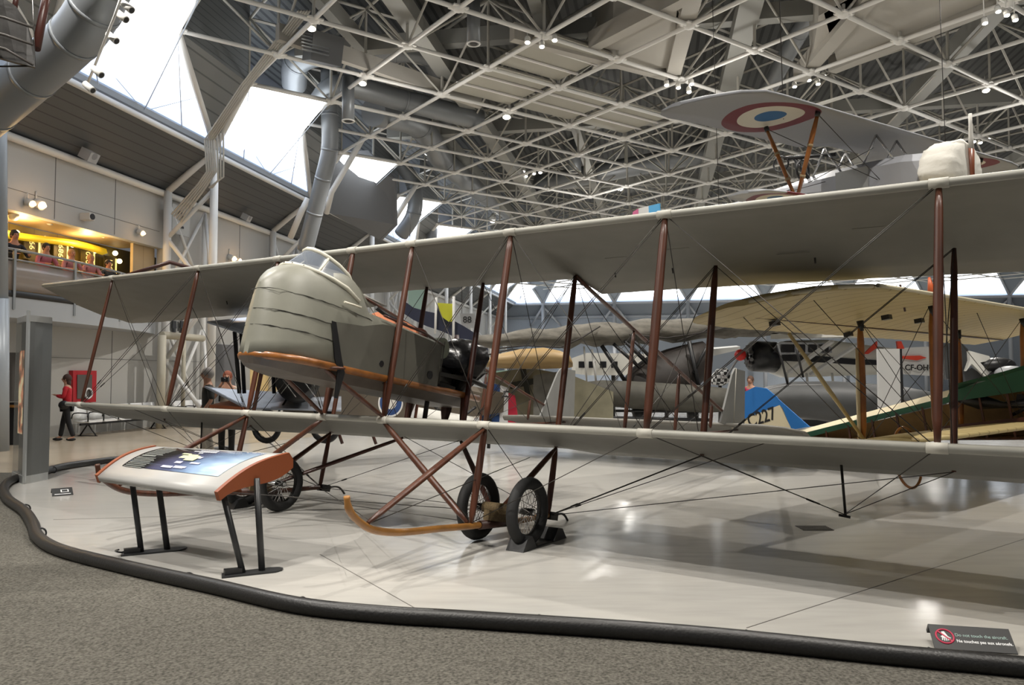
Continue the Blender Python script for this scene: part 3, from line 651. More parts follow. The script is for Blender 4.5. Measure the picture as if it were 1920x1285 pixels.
mk('hood', MB().loft([topc, [a.lerp(b, .5) + V((0, 0, .03)) for a, b in zip(topc, back)], back], True, False, closed=False), NAC, bp_)
riv = MB()
for p in base[1:-1]: riv.ball(p + V((0, -.02, .01)), .009, 6, 4)
mk('rivet', riv, fit_m, bp_)
# nacelle supports
for sg in (-1, 1):
    strut((sg * .473, 0, 0), (sg * .40, .0, .50), .03); strut((sg * .473, RS, 0), (sg * .40, RS, .60), .03)
    strut((sg * .36, -.95, .40), (sg * .473, -.02, .03), .028); 
    strut((sg * .36, -1.0, .36), (sg * .473, -.7, .42), .02)
mk('cross_tube', MB().tube([(-.473, 0, .42), (.473, 0, .42)], .02, 8).tube([(-.473, RS, .55), (.473, RS, .55)], .02, 8), fit_m, bp_)
# engine under a black bag
bag = bpy.data.materials.get('black_bag') or mat('black_bag', (.008, .008, .009), .22, bump=.5, scale=7)
rg = []
for k, (z, r) in enumerate(((.55, .05), (.62, .10), (.78, .20), (.95, .32), (1.12, .33), (1.26, .27), (1.33, .18), (1.36, .05))):
    rg.append([(.08 + r * 1.15 * math.cos(t * math.pi / 8) * (1 + .22 * math.sin(3 * t + k)), 1.68 + r * .9 * math.sin(t * math.pi / 8) * (1 + .18 * math.cos(2 * t - k)), z) for t in range(16)])
mk('engine_cover', MB().loft(rg, True), bag, bp_)
mk('engine_mount', MB().bar((.4, .9, .72), (.4, 1.5, .78), .04, .05).bar((-.4, .9, .72), (-.4, 1.5, .78), .04, .05).tube([(.2, 1.0, .62), (.2, 1.0, .15)], .03, 8).box((0, 1.2, .62), (.5, .5, .1)), fit_m, bp_)
mk('crankcase', MB().tube([(0, .95, .78), (0, 1.5, .78)], .14, 14).tube([(-.1, 1.25, .5), (.25, 1.25, .5)], .07, 10), mat('engine_iron', (.07, .065, .06), .4, .6), bp_)
mk('propeller', MB().loft([[V((x * w, 1.66 + (.02 if sd else -.02), .8 + z)) for x, sd in ((-1, 0), (0, 1), (1, 0), (0, 0))] for z, w in ((-.62, .03), (-.4, .09), (-.1, .06), (.1, .06), (.4, .09), (.62, .03))], True), WOODD, bp_)
mk('exhaust_pipe', MB().tube([(.25, 1.4, .8), (.42, 1.5, .78), (.5, 1.8, .74)], .03, 8), fit_m, bp_)
# control column diagonals near the cockpit
strut((-.40, -.05, 1.18), (-.35, 1.3, 1.15), .018, 'cabane_brace', WOODD)
# undercarriage --------------------------------------------------
TYRE = mat('black_tyre', (.010, .010, .010), .75, bump=.08, scale=20)
WZ = wl(V((0, 0, .35)))
def axle_g(s, a): # local height that puts the axle .35 above the floor
    p = BM @ V((s, a, 0)); return (.345 - p.z) / BU.z
def wheel(s, a):
    g = axle_g(s, a); c = V((s, a, g)); ty = mk('wheel', MB().ring(c, (1, 0, 0), .285, .058, 40, 12), TYRE, bp_)
    mk('rim', MB().ring(c, (1, 0, 0), .232, .014, 36, 6), fit_m, ty)
    sp_ = MB()
    for i in range(28):
        t = 2 * math.pi * i / 28; t2 = t + .35 * (1 if i % 2 else -1); x = .045 if i % 4 < 2 else -.045
        sp_.tube([c + V((x, .035 * math.cos(t2), .035 * math.sin(t2))), c + V((0, .23 * math.cos(t), .23 * math.sin(t)))], .0032, 4, False)
    mk('spokes', sp_, CHROME, ty)
    mk('hub', MB().tube([c - V((.07, 0, 0)), c + V((.07, 0, 0))], .035, 12), fit_m, ty)
for sg in (-1, 1):
    S = 1.834 * sg; Sw = (1.60, 2.20) if sg > 0 else (-2.15, -1.45)
    for s in Sw: wheel(s, .40)
    g0 = axle_g(S, .4)
    mk('axle', MB().tube([(Sw[0] - .08, .4, g0), (Sw[1] + .08, .4, g0)], .022, 10), CHROME, bp_)
    sk = [(S, -1.74, -.86), (S, -1.68, -.97), (S, -1.52, -1.06), (S, -1.33, -1.105), (S, -1.0, -1.10), (S, -.5, -1.04), (S, 0, -.985), (S, .45, -.925), (S, .9, -.87), (S, 1.35, -.79), (S, 1.6, -.775)]
    sk = smooth_path([V(p) for p in sk], 4)
    mk('skid', MB().tube(sk, [.026 if i < 3 else .032 for i in range(len(sk))], 8, True, 1.0), ASH if sg > 0 else WOOD, bp_)
    mk('skid_heel', MB().tube(smooth_path([V((S, 1.55, -.77)), V((S, 1.75, -.74)), V((S, 1.88, -.80)), V((S, 1.98, -.90))], 4), .014, 6).box((S, 1.5, -.78), (.09, .16, .09)), fit_m, bp_)
    mk('shock_cord', MB().tube([(S - .16, .4, g0), (S + .16, .4, g0)], .055, 12).box((S, .4, g0 - .08), (.08, .34, .1)), mat('bungee_cord', (.16, .11, .05), .8, var=.5, scale=60), bp_)
    mk('skid_sleeve', MB().tube([(S, .12, -.97), (S, .72, -.90)], .043, 8), mat('dark_leather_wrap', (.055, .02, .012), .5), bp_)
    strut((S, 0, -.02), (S, -.02, -.96), .034, 'undercarriage_strut'); strut((S, 0, -.03), (S, -1.45, -1.05), .032, 'undercarriage_strut')
    strut((S, RS, -.02), (S, 1.42, -.78), .032, 'undercarriage_strut'); strut((S, RS, -.03), (S, .3, -.93), .034, 'undercarriage_strut')
    strut((S - sg * 1.361, 0, -.02), (S, -.08, -.96), .03, 'undercarriage_strut')
    strut((.473 * sg, RS, -.02), (S, .42, -.90), .028, 'undercarriage_strut', WOODD)
    # under-wing skid post
    gz = -1.05
    s5 = 4.88 * sg
    mk('wing_skid_post', MB().tube([(s5, 1.5, .02), (s5 + .03 * sg, 1.62, -.45)], .013, 8).tube([(s5 - .03, 1.62, -.45), (s5 + .07, 1.64, -.46)], .014, 6), fit_m, bp_)
# wheel chocks (things of their own, rest on the floor)
def chock(s, a, label, w=.5):
    p = BM @ V((s, a, 0)); c = V((p.x, p.y, 0)); dx = V((BA.x, BA.y, 0)).normalized(); dy = V((BR.x, BR.y, 0)).normalized()
    t = thing('wheel_chock', label, 'wheel chock', c, 'black wheel chocks of the big biplane')
    body = MB()
    for sg in (-1, 1):
        q = [c + dx * sg * .16, c + dx * sg * .42, c + dx * sg * .34 + V((0, 0, .11)), c + dx * sg * .25 + V((0, 0, .13))]
        body.prism([v - dy * .10 for v in q], dy * .20)
    body.box(c + V((0, 0, .012)), (.1, .1, .02)); mk('block', body, BLACK, t, True)
    mk('base_plate', MB().prism([c - dx * .3 - dy * .09, c + dx * .3 - dy * .09, c + dx * .3 + dy * .09, c - dx * .3 + dy * .09], V((0, 0, .02))), BLACK, t, True)
chock(2.20, .40, 'black wedge chock under the nearest right wheel of the big biplane')
chock(-2.15, .40, 'black wedge chock under the far left wheel behind the information desk')
# bracing wires
wires = []
def wr(a, b, n=1, off=.03):
    for i in range(n):
        o_ = V((0, (i - (n - 1) / 2) * off, 0)); wires.append((V(a) + o_, V(b) + o_))
nodes_s = [-5.805, -3.56, -1.834, -.473, .473, 1.834, 3.56, 5.805]
for i in range(7):
    s0, s1 = nodes_s[i], nodes_s[i + 1]
    if i == 3: continue
    for a in (0, RS):
        wr((s0, a, 0), (s1, a, GP), 2 if (s0 > 0) or a == 0 else 1); wr((s1, a, 0), (s0, a, GP), 1)
for s in nodes_s:
    if abs(s) > 1: wr((s, 0, 0), (s, RS, GP)); wr((s, RS, 0), (s, 0, GP))
for sg in (-1, 1):
    S = 1.834 * sg
    wr((S, .0, -.95), (3.56 * sg, 0, 0), 1); wr((S, 1.45, -.78), (3.56 * sg, RS, 0), 2); wr((S, 1.45, -.78), (5.805 * sg, RS, 0)); wr((S, 1.45, -.78), (4.6 * sg, .1, 0))
    wr((S, 0, -.95), (.473 * sg, 0, 0)); wr((S, 1.45, -.78), (-.473 * sg, RS, 0)); wr((S, -1.45, -1.05), (S, 0, -.0)); wr((S, -1.4, -1.04), (S, .9, -.2)); wr((S, 1.42, -.78), (S, 0, 0))
    s5 = 4.9 * sg
    for q in ((3.56, 0), (5.805, 0), (5.805, RS), (3.56, RS)): wr((s5, 1.62, -.44), (q[0] * sg, q[1], 0))
    for a0, a1 in ((RS, 3.18), (3.18, 4.94), (4.94, 6.5)):
        f0, f1 = (a0 - RS) / (TA - RS), (a1 - RS) / (TA - RS)
        wr((S, a0, TG * f0), (S, a1, GP + (TG - GP) * f1)); wr((S, a0, GP + (TG - GP) * f0), (S, a1, TG * f1))
wr((1.834, .2, -.95), (-1.834, .2, -.95)); wr((1.834, -1.4, -1.04), (-1.834, 1.4, -.78)); wr((-1.834, -1.4, -1.04), (1.834, 1.4, -.78)); wr((1.834, 1.4, -.78), (-1.834, 1.4, -.78))
for k, (a, b) in enumerate(wires[:98]): mk('bracing_wire', MB().tube([a, b], .0042, 5), WIRE, bp_)
tbk = MB()
for a, b in wires[::3]:
    d = b - a; p = a + d * .16; tbk.tube([p, p + d.normalized() * .09], .009, 6)
mk('turnbuckles', tbk, fit_m, bp_)['kind'] = 'stuff'
# ================================================================ information desk in front of the biplane
dk = thing('information_desk', 'slanted grey information desk with a printed panel and rust orange ends on black legs', 'information desk', fl(380, 1060))
NL, NR, FR_, FL_ = at(183, 893, 7.45), at(402, 924, 6.5), at(536, 848, 7.15), at(292, 835, 8.1)
dn = (NR - NL).cross(FL_ - NL).normalized(); dn = dn if dn.z > 0 else -dn
def dq(u, v, h=0): # u along the desk 0..1, v from near edge 0..1, bulged surface
    p = NL.lerp(NR, u).lerp(FL_.lerp(FR_, u), v); return p + dn * (h + .07 * math.sin(math.pi * min(1, v * .9 + .08)) - .02)
DG = mat('light_grey_desk_skin', (.42, .415, .40), .4)
tb_ = MB(); rg = []
for i in range(2):
    u = i; r = [dq(u, v / 10) for v in range(11)] + [dq(u, 1 - v / 10, -.055 - .05 * math.sin(math.pi * v / 10)) for v in range(11)]
    rg.append(r)
tb_.loft(rg, True); mk('desk_top', tb_, DG, dk, True)
RUST = mat('rust_orange_laminate', (.24, .062, .02), .4)
for u, du in ((0, -.02), (1, .02)):
    eb = MB(); ed = (NR - NL).normalized() * (.045 if u else -.045)
    pr = [dq(u, v / 10, .012) for v in range(-0, 11)] + [dq(u, 1.03, -.06)] + [dq(u, 1 - v / 10, -.07 - .17 * math.sin(math.pi * min(1, (v / 10) * .9 + .15)) ** 1.2 * (1 - v / 14)) for v in range(11)]
    eb.prism(pr, ed); mk('end_panel', eb, RUST, dk, True)
def scr_mat():
    m = bpy.data.materials.new('printed_panel'); m.use_nodes = True; nt = m.node_tree; b = nt.nodes['Principled BSDF']; b.inputs['Roughness'].default_value = .12; b.inputs['Coat Weight'].default_value = 1
    uv = nt.nodes.new('ShaderNodeUVMap'); sp = nt.nodes.new('ShaderNodeSeparateXYZ'); nt.links.new(uv.outputs[0], sp.inputs[0])
    cr = nt.nodes.new('ShaderNodeValToRGB'); el = cr.color_ramp.elements; el[0].position = .0; el[0].color = (.014, .014, .016, 1); el[1].position = 1; el[1].color = (.55, .68, .82, 1)
    for p, c in ((.24, (.014, .014, .016, 1)), (.33, (.07, .07, .13, 1)), (.5, (.10, .12, .22, 1)), (.68, (.26, .38, .58, 1)), (.85, (.45, .6, .8, 1))):
        e = el.new(p); e.color = c
    ad = nt.nodes.new('ShaderNodeMath'); ad.operation = 'MULTIPLY_ADD'; ad.inputs[1].default_value = -.12; nt.links.new(sp.outputs[1], ad.inputs[0]); nt.links.new(sp.outputs[0], ad.inputs[2]); nt.links.new(ad.outputs[0], cr.inputs[0])
    nz = nt.nodes.new('ShaderNodeTexNoise'); nz.inputs['Scale'].default_value = 5; nt.links.new(uv.outputs[0], nz.inputs['Vector'])
    mx = nt.nodes.new('ShaderNodeMix'); mx.data_type = 'RGBA'; mx.blend_type = 'OVERLAY'; mx.inputs[0].default_value = .5; nt.links.new(cr.outputs[0], mx.inputs[6]); nt.links.new(nz.outputs[0], mx.inputs[7]); nt.links.new(mx.outputs[2], b.inputs['Base Color'])
    return m
g_ = MB(); N = 20
for j in range(N + 1):
    for i in range(N + 1): g_.v.append(tuple(dq(.10 + .80 * i / N + (.0), .24 + .70 * j / N, .004)))
for j in range(N):
    for i in range(N): g_.f.append((j * (N + 1) + i, j * (N + 1) + i + 1, (j + 1) * (N + 1) + i + 1, (j + 1) * (N + 1) + i)); g_.sm.append(True)
pn = mk('printed_panel', g_, scr_mat(), dk, True)
uvl = pn.data.uv_layers.new(name='UVMap')
for lp in pn.data.loops: vi = lp.vertex_index; uvl.data[lp.index].uv = ((vi % (N + 1)) / N, (vi // (N + 1)) / N)
def patch(u0, u1, v0, v1, h=.009): return [dq(.1 + .8 * u0, .24 + .7 * v0, h), dq(.1 + .8 * u1, .24 + .7 * v0, h), dq(.1 + .8 * u1, .24 + .7 * v1, h), dq(.1 + .8 * u0, .24 + .7 * v1, h)]
tl = MB(); random.seed(3)
for u0, v0, w in ((.04, .90, .2), (.03, .42, .22)):
    quad(tl, *patch(u0 + .01, u0 + w * .7, v0 - .03, v0 + .015))
    for k in range(8): quad(tl, *patch(u0, u0 + w * random.uniform(.85, 1), v0 - .10 - k * .048, v0 - .082 - k * .048))
mk('print_lines', tl, mat('print_grey', (.20, .21, .19), .5), pn, True)['kind'] = 'stuff'
tl = MB()
for k in range(9): 
    x = random.uniform(.30, .62); y = random.uniform(.05, .5); quad(tl, *patch(x, x + random.uniform(.04, .12), y, y + random.uniform(.04, .09), .011))
mk('print_photos', tl, mat('print_pale_violet', (.50, .50, .66), .4), pn, True)['kind'] = 'stuff'
tl = MB()
for x, y, w, h in ((.42, .42, .08, .12), (.50, .34, .10, .14), (.46, .52, .09, .08), (.38, .58, .08, .06), (.53, .48, .06, .07)): quad(tl, *patch(x, x + w, y, y + h, .013))
mk('print_map', tl, mat('print_yellow_green', (.62, .66, .36), .4), pn, True)
tl = MB()
for x, y, w in ((.45, .84, .18), (.42, .76, .22), (.50, .68, .06)):
    for q in range(int(w / .022)): quad(tl, *patch(x + q * .022, x + q * .022 + .015, y, y + .045, .013))
mk('print_title', tl, mat('print_white', (.75, .76, .8), .5), pn, True)['kind'] = 'stuff'
DL = mat('black_powder_coat', (.02, .021, .022), .45)
feet = [((243, 1040), (322, 1032), (248, 905), (298, 915)), ((432, 1080), (500, 1072), (418, 925), (481, 897))]
for i, (f0, f1, t0, t1) in enumerate(feet):
    A, B = fl(*f0), fl(*f1); d = (B - A).normalized(); n = V((-d.y, d.x, 0))
    ov = [A - d * .06 + n * .07, A - d * .08 - n * .07, B + d * .06 - n * .09, B + d * .12 - n * .05, B + d * .14, B + d * .12 + n * .05, B + d * .04 + n * .08]
    mk('foot_plate', MB().prism([p + V((0, 0, .001)) for p in ov], V((0, 0, .014))), DL, dk, True)
    da = A.y / 1; mk('leg', MB().tube([A + d * .10 + V((0, 0, .01)), at(*t0, fl(*f0).y * CF.y + .0)], .026, 10), DL, dk, True)
    mk('leg', MB().tube([B - d * .04 + V((0, 0, .01)), at(*t1, B.y * 1.0)], .028, 10), DL, dk, True)
    mk('cable_box', MB().box(A + d * .02 + V((0, 0, .035)), (.14, .07, .045), M.Rotation(math.atan2(d.y, d.x), 3, 'Z')), BLACK, dk, True)
mk('cable', MB().tube(smooth_path([fl(243, 1036) + V((0, 0, .03)), fl(228, 1040) + V((0, 0, .02)), fl(216, 1046) + V((0, 0, .06)), fl(222, 1052) + V((0, 0, .1))]), .008, 6), BLACK, dk, True)
# ================================================================ glass and grey kiosk pillar
kb = fl(58, 903); kz = 2.68
kk = thing('display_column', 'tall grey metal display column with a lit picture strip on its left side', 'display column', kb)
c0, c1, c2, c3 = fl(24, 898), fl(45, 908), fl(91, 899), fl(66, 888)
def kup(p, z): return V((p.x, p.y, z))
STL = mat('brushed_grey_column', (.20, .205, .20), .38, .4, var=.1, scale=1.5); ALU = mat('aluminium_trim', (.55, .56, .55), .35, .6)
bulge = [c1, c1.lerp(c2, .33) + V((.01, -.05, 0)), c1.lerp(c2, .66) + V((.01, -.05, 0)), c2, c3, c0.lerp(c3, .5) + V((0, .1, 0)), c0 + V((.05, .05, 0))]
mk('column_shell', MB().prism([kup(p, .12) for p in bulge], V((0, 0, kz - .24))), STL, kk, True)
mk('plinth', MB().prism([kup(p, 0) for p in [c0 + (c0 - c3) * .05, c1 + V((0, -.03, 0))] + [q + V((.01, -.03, 0)) for q in bulge[1:4]] + [c3]], V((0, 0, .12))), ALU, kk, True)
mk('top_band', MB().prism([kup(p, kz - .13) for p in [c0, c1 + V((0, -.015, 0))] + [q + V((.005, -.015, 0)) for q in bulge[1:4]] + [c3]], V((0, 0, .1))), ALU, kk, True)
mk('corner_trim', MB().prism([kup(c1 + V((-.02, -.02, 0)), .02), kup(c1 + V((.02, -.02, 0)), .02), kup(c1 + V((.02, .02, 0)), .02), kup(c1 + V((-.02, .02, 0)), .02)], V((0, 0, kz + .02))), ALU, kk, True)
gl = mk('glass_face', MB().prism([kup(c0, .12), kup(c1, .12), kup(c1, kz - .12), kup(c0, kz - .12)], V((-.01, 0, 0))), mat('kiosk_glass', (.30, .31, .29), .1, alpha=.35), kk, True)
lit = MB(); o_ = V((.02, .03, 0))
lit.prism([kup(c0.lerp(c1, .1), .75) + o_, kup(c0.lerp(c1, .85), .75) + o_, kup(c0.lerp(c1, .85), 2.1) + o_, kup(c0.lerp(c1, .1), 2.1) + o_], V((.01, .01, 0)))
lm = bpy.data.materials.new('lit_picture_strip'); lm.use_nodes = True; nt = lm.node_tree; b = nt.nodes['Principled BSDF']
tc = nt.nodes.new('ShaderNodeTexCoord'); nz = nt.nodes.new('ShaderNodeTexNoise'); nz.inputs['Scale'].default_value = 4.5; nz.inputs['Detail'].default_value = 3; nt.links.new(tc.outputs['Object'], nz.inputs['Vector'])
cr = nt.nodes.new('ShaderNodeValToRGB'); e = cr.color_ramp.elements; e[0].position = .35; e[0].color = (.10, .06, .03, 1); e[1].position = .7; e[1].color = (.75, .62, .35, 1); q = e.new(.48); q.color = (.55, .20, .10, 1); q = e.new(.56); q.color = (.6, .5, .3, 1)
nt.links.new(nz.outputs[0], cr.inputs[0]); nt.links.new(cr.outputs[0], b.inputs['Base Color']); nt.links.new(cr.outputs[0], b.inputs['Emission Color']); b.inputs['Emission Strength'].default_value = .8
mk('picture_strip', lit, lm, kk, True)
# thin round steel column at the very left edge
pc = MB(); pc.tube([at(1, 850, 17.5), at(1, 560, 17.5)], .17, 20).tube([at(-1, 560, 17.5), at(-4, 100, 17.5)], .17, 20)
struct('trim_17', pc, mat('pale_blue_steel', (.36, .39, .42), .4, .2), 'round pale steel column at the left edge')
dc = thing('display_cabinet', 'dark cabinet with a wooden ledge by the left edge column', 'display cabinet', at(15, 828, 19))
mk('base', MB().box(at(16, 800, 19) + V((0, .3, 0)), (.6, .6, 1.15)), BLACK, dc, True); mk('ledge', MB().box(at(16, 762, 19) + V((0, .3, 0)), (.7, .7, .06)), ASH, dc, True)
mk('case', MB().box(at(16, 715, 19) + V((0, .3, .1)), (.55, .5, 1.2)), mat('dim_case', (.16, .15, .14), .3), dc, True)
# ================================================================ signs on the floor
def floor_sign(c, r, upv, w, h, label, name='floor_sign'):
    """board leaning back on a fold: c is the middle of its lower edge"""
    m = facing(c, r, upv); t = thing(name, label, 'sign', m)
    mk('board', MB().box((0, h / 2, 0), (w, h, .006)), mat('black_sign_board', (.016, .016, .016), .45), t)
    mk('rear_fold', MB().box((0, h - .01, -.03), (w, .02, .06)), BLACK, t); return t, m
sc_ = fl(1830, 1223) ; sr = (fl(1906, 1228) - fl(1750, 1217)).normalized(); sn = V((-sr.y, sr.x, 0))
w_ = (fl(1906, 1228) - fl(1750, 1217)).length
t, m_ = floor_sign(sc_ + V((0, 0, .004)), sr, sn * .80 + V((0, 0, .60)), w_, .175, 'black sign with red barred hand asking not to touch, beside the hose')
REDS = mat('sign_red', (.55, .03, .08), .5); WHT = mat('sign_white', (.8, .8, .8), .5); GRN = mat('sign_pale_green', (.30, .42, .38), .5)
q0 = V((-w_ * .33, .09, .004)); rgm = MB().ring(q0, (0, 0, 1), .05, .006, 28, 6); rgm.bar(q0 + V((-.035, .035, .0015)), q0 + V((.035, -.035, .0015)), .009, .004); mk('prohibition_mark', rgm, REDS, t)
hd = MB(); hd.prism([q0 + V(p) for p in ((-.014, .032, 0), (.002, .036, 0), (.014, .008, 0), (.020, -.008, 0), (.012, -.016, 0), (-.016, -.012, 0), (-.026, -.004, 0), (-.014, .006, 0))], V((0, 0, .002)))
for i in range(4): x = -.016 + i * .0095; hd.bar(q0 + V((x, -.012, .001)), q0 + V((x * 1.25, -.034 + abs(i - 1.5) * .003, .001)), .006, .002)
hd.bar(q0 + V((.016, -.002, .001)), q0 + V((.031, -.013, .001)), .006, .002); mk('hand_symbol', hd, WHT, t)
text('Do not touch the aircraft.', .030, GRN, m_ @ M.Translation((-w_ * .20, .105, .004)), t, 'english_text', .0005, 'LEFT', .0003, .94)
text('Ne touchez pas aux aéronefs.', .029, WHT, m_ @ M.Translation((-w_ * .20, .062, .004)), t, 'french_text', .0005, 'LEFT', .0006, .90)
sc_ = fl(112, 931); sr = V((.42, .9, 0)).normalized(); sn = V((-sr.y, sr.x, 0)) 
t, m_ = floor_sign(fl(118, 930) + V((0, 0, .004)), V((.80, .6, 0)), V((-.5, .67, .5)), .26, .17, 'small brown sign with pale print tilted on the floor near the display column')
mk('print_block', MB().box((.03, .10, .004), (.10, .06, .002)).box((0, .03, .004), (.2, .012, .002)), WHT, t)
mk('print_picture', MB().box((.03, .10, .0055), (.07, .04, .002)), BLACK, t)
# ================================================================ bench, fire cabinet, restroom sign, doorway
def bench_seats(n, x0, label, c, ang):
    m = M.Translation(c) @ M.Rotation(ang, 4, 'Z'); t = thing('waiting_bench', label, 'bench', m)
    WS = mat('white_bench_shell', (.88, .88, .86), .4)
    for i in range(n):
        x = i * .62; mk('seat', MB().loft([[(x + u, v, .42 + .03 * (v / .25) ** 2) for u in (.02, .56)] + [(x + u, v, .39) for u in (.56, .02)] for v in (-.26, 0, .22)], True), WS, t)
        mk('backrest', MB().loft([[(x + .02, .24 + z * .18, .46 + z), (x + .56, .24 + z * .18, .46 + z), (x + .56, .27 + z * .18, .46 + z), (x + .02, .27 + z * .18, .46 + z)] for z in (0, .15, .38)], True), WS, t)
        mk('armrest', MB().tube(smooth_path([V((x, -.24, .42)), V((x, -.24, .62)), V((x, -.18, .65)), V((x, .2, .65)), V((x, .28, .5))], 3), .018, 6), BLACK, t)
    mk('beam', MB().box((n * .31, 0, .34), (n * .62, .06, .06)), BLACK, t)
    for x in (.3, n * .62 - .3): mk('leg', MB().tube([(x, 0, .34), (x, -.26, .02)], .02, 6).tube([(x, 0, .34), (x, .24, .02)], .02, 6).bar((x, -.3, .012), (x, .3, .012), .04, .02), BLACK, t)
    return t
bw = -math.pi / 2 + (math.pi / 2 - AZ)
bp0 = onwall(150, 812, DW - .75); bp0.z = 0
bench_seats(6, 0, 'row of joined white seats with black armrests along the left wall, nearer row', V((bp0.x, bp0.y, 0)), math.pi / 2 - AZ)
bp1 = bp0 + Wd * 4.6
bench_seats(3, 0, 'short row of joined white seats along the left wall, farther row', V((bp1.x, bp1.y, 0)), math.pi / 2 - AZ)
def wallbox(px0, py0, px1, py1, D, th):
    a, b = onwall(px0, py1, D), onwall(px1, py1, D); c, d = onwall(px1, py0, D), onwall(px0, py0, D); c = V((b.x, b.y, d.z)); b = V((b.x, b.y, a.z)); return MB().prism([a, b, c, d], -Nn * th)
fcab = thing('fire_hose_cabinet', 'red fire cabinet with a glass door on the left wall behind the woman', 'fire cabinet', onwall(158, 727, DW))
REDP = mat('fire_red_paint', (.50, .012, .02), .4)
mk('cabinet_body', wallbox(137, 695, 180, 756, DW - .14, .13), REDP, fcab, True)
mk('door_glass', wallbox(145, 703, 172, 748, DW - .16, .01), mat('dim_glass', (.14, .13, .12), .15), fcab, True)
mk('hose_reel', MB().ring(onwall(166, 738, DW - .2), Nn, .14, .03, 20, 6), WHT, fcab, True)
rs = thing('restroom_sign', 'black pictogram of two figures for the restrooms high on the wall by the truss', 'sign', onwall(333, 612, DW - .05))
for x in (326, 341):
    p = onwall(x, 616, DW - .06); f = MB(); f.ball(p + V((0, 0, .36)), .08, 10, 6, (1, 1, 1)); f.prism([p + Wd * a_ + V((0, 0, z)) for a_, z in ((-.11, .26), (.11, .26), (.13, 0), (.07, 0), (.07, -.3), (-.07, -.3), (-.07, 0), (-.13, 0))], Nn * .03); mk('figure', f, BLACK, rs, True)
mk('divider', MB().bar(onwall(333.5, 603, DW - .05), onwall(333.5, 621, DW - .05), .03, .02, Nn), BLACK, rs, True)
struct('door_1', wallbox(402, 645, 440, 790, DW - .03, .05), mat('recess_grey', (.16, .16, .165), .6))
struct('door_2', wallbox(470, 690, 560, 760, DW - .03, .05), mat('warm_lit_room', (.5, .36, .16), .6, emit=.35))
# beige portal frame at the truss foot
pf = MB()
pf.tube([W(S0 - .9, DW - .8, 0), W(S0 - .9, DW - .8, 3.0)], .14, 8); pf.tube([W(S0 - .9, DW - .8, 3.0), W(S0 + 1.4, DW - .8, 3.0)], .12, 8)
pf.tube([W(S0 + .3, DW - .8, 0), W(S0 + .3, DW - .8, 3.0)], .07, 8); pf.tube([W(S0 - .9, DW - .8, .3), W(S0 + .3, DW - .8, 2.8)], .06, 8)
struct('trim_18', pf, mat('beige_steel', (.52, .48, .38), .5))
# ================================================================ the upper gallery on the left
GZ = 3.62
def gd(s):   # bulging edge of the balcony
    t = max(0, min(1, (s - 12) / 11.4)); return DW - 1.45 * math.sin(math.pi * (t * .86 + .14)) ** .8
ss = [12 + i * 11.4 / 24 for i in range(25)]
sl = MB(); sl.loft([[W(s, gd(s), GZ - .55), W(s, gd(s), GZ - .02), W(s, DW + .2, GZ - .02), W(s, DW + .2, GZ - .55)] for s in ss], False); struct('floor_gallery', sl, WALL2)
fs_ = MB(); fs_.loft([[W(s, gd(s) - .01, GZ - .06), W(s, gd(s) - .01, GZ + .10), W(s, gd(s) + .05, GZ + .10), W(s, gd(s) + .05, GZ - .06)] for s in ss], True); struct('trim_19', fs_, BLACK)
rl = thing('gallery_railing', 'curved metal and glass railing along the upper gallery', 'railing', W(18, gd(18), GZ))
RLM = mat('grey_rail_metal', (.30, .31, .31), .35, .5)
mk('top_rail', MB().tube([W(s, gd(s) + .02, GZ + 1.08) for s in ss], .032, 8), RLM, rl, True); mk('mid_rail', MB().tube([W(s, gd(s) + .02, GZ + .84) for s in ss], .022, 8), RLM, rl, True)
for s in (12.3, 14.1, 16.0, 18.0, 20.2, 22.4): mk('post', MB().bar(W(s, gd(s) + .0, GZ - .35), W(s, gd(s) + .0, GZ + 1.08), .07, .05, Nn), RLM, rl, True)
gp = MB(); gp.loft([[W(s, gd(s) + .03, GZ + .12), W(s, gd(s) + .03, GZ + .80), W(s, gd(s) + .045, GZ + .80), W(s, gd(s) + .045, GZ + .12)] for s in ss], True)
mk('glass_panels', gp, mat('hazy_glass', (.42, .38, .36), .15, alpha=.55), rl, True)
# room behind, warmly lit
BACKM = banded('dark_olive_gallery_wall', (.10, .075, .018), (.055, .04, .01), tuple(Wd), .9, .04, .4)
rm = MB(); rm.prism([W(8, DW + 1.5, GZ), W(S0 + 2, DW + 1.5, GZ), W(S0 + 2, DW + 1.5, 6.0), W(8, DW + 1.5, 6.0)], -Nn * .1); struct('wall_gallery', rm, BACKM)
rm = MB(); rm.prism([W(8, DW + .25, 6.02), W(S0, DW + .25, 6.02), W(S0, DW + 1.5, 6.02), W(8, DW + 1.5, 6.02)], V((0, 0, .1))); struct('ceiling_gallery', rm, mat('warm_soffit', (.36, .26, .14), .6))
rm = MB(); rm.prism([W(8, DW, GZ - .1), W(S0, DW, GZ - .1), W(S0, DW + 1.5, GZ - .1), W(8, DW + 1.5, GZ - .1)], V((0, 0, .08))); struct('floor_gallery_room', rm, WALL2)
sE = Sof(onwall(250, 450, DW + .3)); rm = MB(); rm.prism([W(sE, DW + .3, GZ), W(S0 + .2, DW + .3, GZ), W(S0 + .2, DW + .3, 6.1), W(sE, DW + .3, 6.1)], -Nn * .1); struct('wall_gallery_end', rm, banded('pale_boarding', (.55, .43, .26), (.40, .30, .17), tuple(Wd), .55, .05, .5))
yb = MB(); rg = []
for i in range(25):
    s = 14 + i * (S0 - 1.2 - 14) / 24; z = 5.64 + .10 * math.sin(i * .34 + .6) - .004 * i; rg.append([W(s, DW + 1.2, z), W(s, DW + 1.25, z + .13), W(s, DW + 1.05, z + .19), W(s, DW + 1.0, z + .05)])
